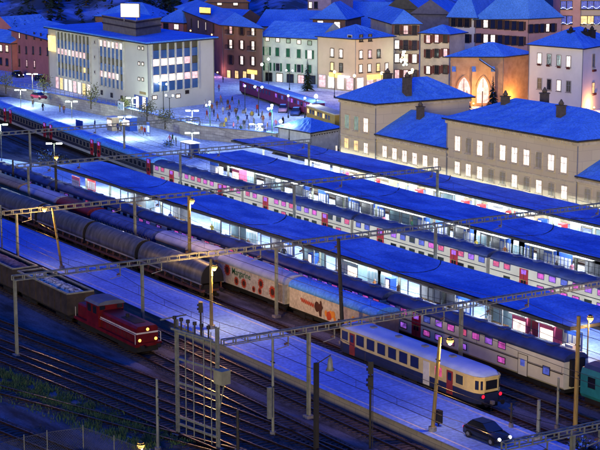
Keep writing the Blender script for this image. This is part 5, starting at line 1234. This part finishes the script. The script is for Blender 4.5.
street_car('dark car parked at the left foot of the office block', 41, 81, .1, CARP); street_car('dark car with lit headlights left of the parked dark car', 18, 77, .0, CARP, True)
street_car('dark red car on the street between lamp and trees at the left', 39, 99, .2, mat('car_red',(.2,.02,.05),.3))

# ------------------------------------------------------------------ people
HAIR = mat('hair_dark', (.03,.02,.015), .9); SKIN = mat('skin', (.45,.28,.20), .7)
def person_mesh(coat, trou, pose):
    import itertools
    lean, st, ar = pose
    J = {'pel':(0,0,.92,.155),'che':(lean*.5,0,1.25,.165),'sho':(lean*.8,0,1.40,.12),'nec':(lean,0,1.50,.055),'hd0':(lean,0,1.58,.095),'hd1':(lean*1.05,0,1.70,.085)}
    E_ = [('pel','che'),('che','sho'),('sho','nec'),('nec','hd0'),('hd0','hd1')]
    for s, n in ((-1,'l'),(1,'r')):
        f = st*s
        J['h'+n] = (0,s*.10,.86,.105); J['k'+n] = (f*.5+.03,s*.11,.48,.07); J['a'+n] = (f-.02,s*.11,.08,.05); J['t'+n] = (f+.14,s*.12,.04,.04)
        E_ += [('pel','h'+n),('h'+n,'k'+n),('k'+n,'a'+n),('a'+n,'t'+n)]
        J['s'+n] = (lean*.8,s*.20,1.38,.07); J['e'+n] = (lean*.6-f*.3*ar,s*.27,1.10,.05); J['w'+n] = (lean*.6-f*.5*ar+.08,s*.27,.86,.038); J['f'+n] = (lean*.6-f*.5*ar+.11,s*.26,.77,.03)
        E_ += [('sho','s'+n),('s'+n,'e'+n),('e'+n,'w'+n),('w'+n,'f'+n)]
    K = list(J); me = bpy.data.meshes.new('skel'); me.from_pydata([J[k][:3] for k in K], [(K.index(a),K.index(b)) for a,b in E_], [])
    o = bpy.data.objects.new('skel', me); C.objects.link(o); sk = o.modifiers.new('s','SKIN'); sk.use_smooth_shade = True
    for i, k in enumerate(K): me.skin_vertices[0].data[i].radius = (J[k][3],)*2
    me.skin_vertices[0].data[0].use_root = True
    sb = o.modifiers.new('b','SUBSURF'); sb.levels = 1
    dg = bpy.context.evaluated_depsgraph_get(); r = bpy.data.meshes.new_from_object(o.evaluated_get(dg)); bpy.data.objects.remove(o)
    r.materials.clear()
    for M in (coat, trou, SKIN, HAIR, BLACK): r.materials.append(M)
    for p in r.polygons:
        z = p.center.z; x = p.center.x; y = abs(p.center.y)
        p.material_index = 3 if z > 1.68 or (z > 1.58 and x < lean-.02) else 2 if z > 1.5 or (z < .84 and y > .20) else 0 if z > .78 else 1 if z > .10 else 4
    return r
COATS = {'black':(.015,.015,.02),'red':(.28,.02,.02),'blue':(.02,.04,.2),'brown':(.10,.05,.03),'white':(.5,.5,.5),'green':(.02,.09,.04),'orange':(.35,.12,.03),'grey':(.18,.18,.18),'pink':(.6,.18,.28),'yellow':(.6,.45,.06)}
TROU = {'dark':(.02,.02,.03),'blue':(.03,.05,.16),'tan':(.3,.22,.13),'grey':(.15,.15,.15)}
CM = {k: mat('coat_'+k, v, .85) for k, v in COATS.items()}; TM = {k: mat('trousers_'+k, v, .85) for k, v in TROU.items()}
PMs = {}; POSES = [('standing', (.0,.02,0)), ('walking', (.05,.26,1)), ('striding', (.09,.36,1.2))]
GR = {}
def person(px, py, z, where, P=None, rz=None, group=None, coat=None):
    i = len(PMs_list); ck = coat or list(COATS)[(i*7+i//10) % 10]; tk = list(TROU)[(i*3+i//4) % 4]; pn, ps = POSES[(i*5+i//3) % 3]
    if (ck, tk, pn) not in PMs: PMs[(ck, tk, pn)] = person_mesh(CM[ck], TM[tk], ps)
    p = at(px, py, z) if P is None else P
    o = put('person', PMs[(ck, tk, pn)], None, p, RND.uniform(0, 6.28) if rz is None else rz)
    s = RND.uniform(.95, 1.08); o.scale = (s, s, s)
    PMs_list.append((o, ck, tk, pn, where)); return o
PMs_list = []
sq = [(214,117),(221.5,105),(223,114.5),(230,112.5),(233.5,131),(241,134),(247,123),(252,119),(263,124),(267.5,131),(257.5,113),(220.5,103),(239,107),(229,120),(226,126),(218,122),(236,117),(244,129),(249,133),(260,132),(265,137),(224,131),(212,112),(217,109),(232,104),(254,127),(246,116),(270,120),(276,128),(238,124),(228,108),(283,126),(262,119),(205,108),(207,119)]
def near(px):
    return 'near the left green lamp on the square' if px < 222 else 'in the left half of the square crowd' if px < 236 else 'in the middle of the square crowd' if px < 250 else 'left of the bright green lamp on the square' if px < 268 else 'by the bright lamp near the annex on the square'
for px, py in sq: person(px, py, ZS, near(px))
for px, py in ((219,73.5+18),(223,82.8)): person(px, py, ZS, 'on the street by the brown hotel')
for px, py in ((118,132),(121,130),(142,134),(139.5,133),(145,136),(170,144),(172.5,143),(95,128),(60,112),(64,113.5),(33,107),(43,111),(176,146)): person(px, py, .9, 'on the far platform below the '+('office block' if px < 125 else 'stone wall'))
for px in (162,180,198,214,330,338,344): 
    person(px, 85+0.28*(px-150)*.0+ (112 if px < 250 else 108), ZS, 'in the street') if False else None
for k, px in enumerate([150,170,212,226,248,284,296,318,352,356,374,398,424,452,489,497,530,546,560]):
    P = Vector((x_at(px, 99.6+(k % 3)*.9, 1.5), 99.6+(k % 3)*.9, .9)); person(0,0,0,'under the nearest canopy', P)
for k, px in enumerate([215,262,310,345,384,412,446,476,505,547,556,572]):
    P = Vector((x_at(px, 122.3+(k % 3)*.9, 1.5), 122.3+(k % 3)*.9, .9)); person(0,0,0,'under the middle canopy', P)
for k, px in enumerate([330,352,371,401,422,447,468,490,512,536]):
    P = Vector((x_at(px, 135.5+(k % 2)*1.2, 1.5), 135.5+(k % 2)*1.2, .9)); person(0,0,0,'on the platform before the station', P)
p = Vector((x_at(438.5,78.2,1), 78.2, 1.0)); o = thing('switch_cabinet', 'small black switch cabinet on the platform behind the timber mast by the railcar', 'cabinet', p)
m = MB(); m.box(-.3,.3,-.2,.2,.25,1.3,BLACK); m.build('case', o); m = MB(); m.box(-.04,.04,-.04,.04,0,.25,MASTD); m.build('foot', o); m = MB(); m.box(-.26,.26,-.23,-.201,.3,1.22,MASTD); m.build('door', o)
from collections import Counter, defaultdict
grp = defaultdict(list)
for o, ck, tk, pn, wr in PMs_list: grp[(ck, tk, pn, wr)].append(o)
for (ck, tk, pn, wr), os_ in grp.items():
    os_.sort(key=lambda o: proj(o.location)[0])
    for j, o in enumerate(os_):
        lb = '%s person, %s coat, %s trousers, %s' % (pn, ck, tk, wr)
        if len(os_) > 1: lb = ORD[j]+' '+lb
        tag(o, lb, 'person', 'people '+('on the square' if 'square' in wr else 'on the platforms and streets'))

# ------------------------------------------------------------------ things standing under and beside the canopies
WPAN = mat('white_panel', (.70,.72,.72), .6); CYAN = mat('cyan_panel', (.38,.58,.64), .6); BPAN = mat('blue_board', (.03,.10,.50), .5); PKP = mat('pink_board', (.70,.12,.25), .6); RDP = mat('red_board', (.5,.04,.05), .6)
BMAT = {'white':WPAN,'cyan':CYAN,'blue':BPAN,'pink':PKP,'red':RDP,'cream':mat('cream_panel',(.62,.50,.32),.7)}
def shelter(label, X, Y, col, L=4.6, z=.9):
    o = thing('waiting_shelter', label, 'shelter', (X,Y,z)); m = MB()
    for x in (0,L/2,L):
        for y in (0,1.6): m.box(x-.05,x+.05,y-.05,y+.05,0,2.4,GREYP)
    m.box(0,L,-.03,.03,2.25,2.4,GREYP); m.box(0,L,0,.05,.0,.2,GREYP); m.build('frame', o)
    m = MB(); m.box(.06,L-.06,1.56,1.60,.15,2.3,BMAT[col]); m.build('back_panel', o); m = MB(); m.box(-.15,L+.15,-.2,1.8,2.41,2.5,WPAN); m.build('roof', o)
    m = MB(); m.box(.5,L-.5,.9,1.3,.42,.48,mat('bench_wood',(.25,.14,.06))); 
    for x in (.7,L-.7): m.box(x-.04,x+.04,.95,1.25,0,.42,GREYP)
    m.build('bench', o)
def board(label, X, Y, col, L=2.4, z=.9, h=1.6, stripes=True):
    o = thing('notice_board', label, 'notice board', (X,Y,z)); m = MB()
    for x in (.15,L-.15): m.box(x-.04,x+.04,.03,.11,0,h+.6,GREYP)
    m.build('leg', o); m = MB(); m.box(0,L,-.03,.03,.55,.55+h,BMAT[col]); m.box(-.04,L+.04,.03,.06,.5,.6+h,GREYP); m.build('panel', o)
    if stripes:
        m = MB(); n = int(L/.6)
        for k in range(n): m.box(.12+k*(L-.1)/n, .12+(k+.75)*(L-.1)/n, -.045, -.031, .75, .75+h*.62, CYAN if col == 'white' else WPAN)
        m.build('poster', o)
def kiosk(label, X, Y, col, z=.9, L=2.2):
    o = thing('kiosk', label, 'kiosk', (X,Y,z)); m = MB(); m.box(0,L,0,1.5,0,2.5,BMAT[col]); m.build('wall', o)
    m = MB(); m.box(.2,L-.2,-.04,-.001,1.0,2.0,WIN['w']); m.build('hatch', o); m = MB(); m.box(-.15,L+.15,-.35,1.65,2.5,2.62,WPAN); m.build('roof', o); m = MB(); m.box(.1,L-.1,-.3,0,.9,.98,GREYP); m.build('counter', o)
def vending(label, X, Y, col, z=.9):
    o = thing('vending_machine', label, 'vending machine', (X,Y,z)); m = MB(); m.box(0,.95,0,.8,0,1.9,BMAT[col]); m.build('case', o); m = MB(); m.box(.1,.65,-.03,-.001,.6,1.7,WIN['w']); m.build('display', o); m = MB(); m.box(.72,.86,-.03,-.001,.9,1.4,GREYP); m.build('keypad', o)
rows = {
 'nearest': (101.2, [(74,'b','pink'),(82,'b','red'),(118,'s','white'),(140,'b','white'),(160,'s','white'),(205,'b','white'),(218,'s','cyan'),(240,'b','white'),(258,'s','white'),(276,'b','blue'),(290,'s','cyan'),(306,'v','blue'),(322,'s','white'),(335,'b','cyan'),(347,'k','cyan'),(361,'b','white'),(371,'b','white'),(383,'v','blue'),(405,'s','white'),(425,'s','white'),(448,'b','blue'),(470,'s','cyan'),(512,'k','pink'),(528,'s','cyan'),(539,'k','pink'),(556,'b','blue')]),
 'middle': (123.9, [(205,'b','blue'),(214,'v','white'),(232,'k','pink'),(242,'b','white'),(254,'s','white'),(266,'b','white'),(282,'s','white'),(298,'b','blue'),(313,'b','blue'),(324,'s','white'),(343,'b','blue'),(349,'s','white'),(368,'b','blue'),(377,'s','cyan'),(399,'s','cyan'),(412,'b','blue'),(430,'b','blue'),(441,'s','white'),(458,'b','blue'),(468,'b','white'),(478,'s','white'),(494,'b','blue'),(505,'b','white'),(513,'b','blue'),(524,'s','white'),(538,'b','blue'),(551,'b','blue'),(572,'s','white'),(592,'s','white')]),
 'station': (137.6, [(300,'b','white'),(314,'k','white'),(328,'b','cream'),(341,'v','pink'),(349,'k','cream'),(362,'b','white'),(372,'v','red'),(380,'k','cream'),(394,'b','cream'),(404,'b','white'),(413,'v','red'),(421,'b','cream'),(431,'s','cyan'),(450,'b','white'),(459,'v','red'),(467,'b','cyan'),(475,'v','red'),(483,'b','white'),(492,'k','white'),(504,'v','red'),(513,'b','white'),(524,'k','cream'),(536,'v','blue'),(544,'b','white'),(556,'v','red'),(565,'b','white'),(580,'s','cyan')])}
cnt = Counter()
PL = {'nearest':'under the nearest canopy','middle':'under the middle canopy','station':'along the foot of the station'}
seqs = defaultdict(list)
for rk, (Y, its) in rows.items():
    for px, kd, col in its: seqs[(rk, kd, col)].append(px)
KN = {'s':'glass waiting shelter with %s panel','b':'%s notice board on legs','k':'%s kiosk with lit hatch','v':'%s vending machine'}
NTH = ['first','second','third','fourth','fifth','sixth','seventh','eighth','ninth','tenth','eleventh','twelfth','thirteenth','fourteenth']
for rk, (Y, its) in rows.items():
    for px, kd, col in its:
        j = seqs[(rk, kd, col)].index(px); n = len(seqs[(rk, kd, col)])
        lb = (NTH[j]+' from left, ' if n > 1 else '')+(KN[kd] % col)+' '+PL[rk]
        X = x_at(px, Y, 2.5)
        if kd == 's': shelter(lb, X, Y+.4, col)
        elif kd == 'b': board(lb, X, Y+(.9 if col != 'pink' else -.3), col, 2.6 if rk != 'station' else 1.9, h=1.8)
        elif kd == 'k': kiosk(lb, X, Y, col)
        else: vending(lb, X, Y+.3, col)
# lit service rooms' white wall behind the station platform furniture: doors and shop windows at platform level
for b in (big, mid, tw):
    L = b.loc[1][0]; n = int(L/2.8)
    for k in range(n): put('window', win_mesh(1.5, 2.3, 'wwpyw1'[k % 6], STC, False, False), b.o, (1.4+k*(L-2.8)/max(1,n-1), -.012, 1.5), 0)
# kiosks and cars on the far platform at the left
kiosk('beige kiosk on the far platform at the left of two', at(107,130,.9).x, at(107,130,.9).y, 'cream'); kiosk('blue kiosk with lit hatch just right of the left platform lamp', at(118,130,.9).x, at(118,130,.9).y+1, 'blue', L=3)
board('dark framed blue board on the far platform near the twin lamp', at(76,131,.9).x, at(76,131,.9).y, 'blue', 3, stripes=False); board('dark sign board at the wall behind two people, far platform', at(147,136,.9).x, at(147,136,.9).y, 'blue', 1.2, h=2)
shelter('blue shelter at the left tip of the middle canopy with plants before it', at(181,156,.9).x, at(181,156,.9).y, 'blue', 3.4); board('large lit white sign before the office block entrance', at(118,112,ZS).x, at(118,112,ZS).y, 'white', 2.6, z=ZS)
# benches / planters row on the square
for k, (px, py) in enumerate([(228,109.5),(236,111),(244,112.8),(252,115),(222,126),(262,130)]):
    p = at(px, py, ZS); m = MB(); m.box(-1.2,1.2,-.35,.35,0,.5,CONC)
    for j in range(60): q = Vector((RND.uniform(-1.1,1.1),RND.uniform(-.3,.3),RND.uniform(.5,.9))); m.add([q,q+Vector((.14,.05,.1)),q+Vector((0,.1,.2))],[(0,1,2)],OLV)
    tag(m.build('planter', None, p, -.6), 'low stone planter with dry shrubs on the square, '+ORD[k], 'planter', 'planters on the snowy square')
m = MB()
for k in range(9): m.ball((math.sin(k*2.1)*.8, math.cos(k*1.3)*.6, .3+.1*(k%3)), .34, mat('frosty_bush', (.30,.38,.36), .9, 0, (.05,.08,.06), 5), 7, 5)
p = at(203,156,.9); 
def leafy(label, px, py, z, W, H):
    p = at(px, py, z); m = MB()
    for k in range(260):
        q = Vector((RND.gauss(0,W*.4),RND.gauss(0,W*.4),abs(RND.gauss(H*.4,H*.25)))); a = Vector((RND.uniform(-1,1),RND.uniform(-1,1),RND.uniform(-1,1))).normalized(); b = a.orthogonal(); s = RND.uniform(.06,.16)
        m.add([q-a*s,q+b*s*.6,q+a*s,q-b*s*.6],[(0,1,2,3)], OLV if k % 3 else SNOW)
    tag(m.build('bush', None, p), label, 'bush')
leafy('small bush with snow at the left tip of the middle canopy', 203, 157, .9, 1.0, 1.0); leafy('dark bush on the far platform under the stone wall, right of the kiosks', 168, 147, .9, 1.0, 1.2)
leafy('big frosty bush cluster above the left end of the near canopy', 46, 163, .9, 2.2, 2.2); leafy('frosty bush left of the near canopy tip behind the twin lamp', 58, 165, .9, 1.6, 1.8); leafy('low bush under the near double deck train at the left platform', 66, 168, .9, 1.2, 1.2)
leafy('dark shrub at the bottom right beside the gantry foot', 580, 449, 0, 1.3, 1.0)
# white clutter: luggage trolleys on the open end of the near platform at the right
p = at(560, 340, .9)
for k, px in enumerate((559, 563)):
    X = x_at(px, 100.4, 1.5); m = MB(); m.box(0,1.3,0,.8,.5,.58,GREYP); m.box(0,.06,0,.8,.5,1.2,GREYP); m.box(.1,1.2,.08,.72,.58,1.25+.2*k,WPAN)
    for x in (.2,1.1):
        for y in (.1,.7): m.cyl((x,y-.04,.2),(x,y+.04,.2),.2,TYRE,n=8)
    m.bar((.2,.4,.3),(.2,.4,.5),.06,GREYP); m.bar((1.1,.4,.3),(1.1,.4,.5),.06,GREYP)
    tag(m.build('luggage_trolley', None, (X,100.4,.9)), 'luggage trolley with white box at the open canopy end, '+('left one' if k == 0 else 'right one'), 'trolley')
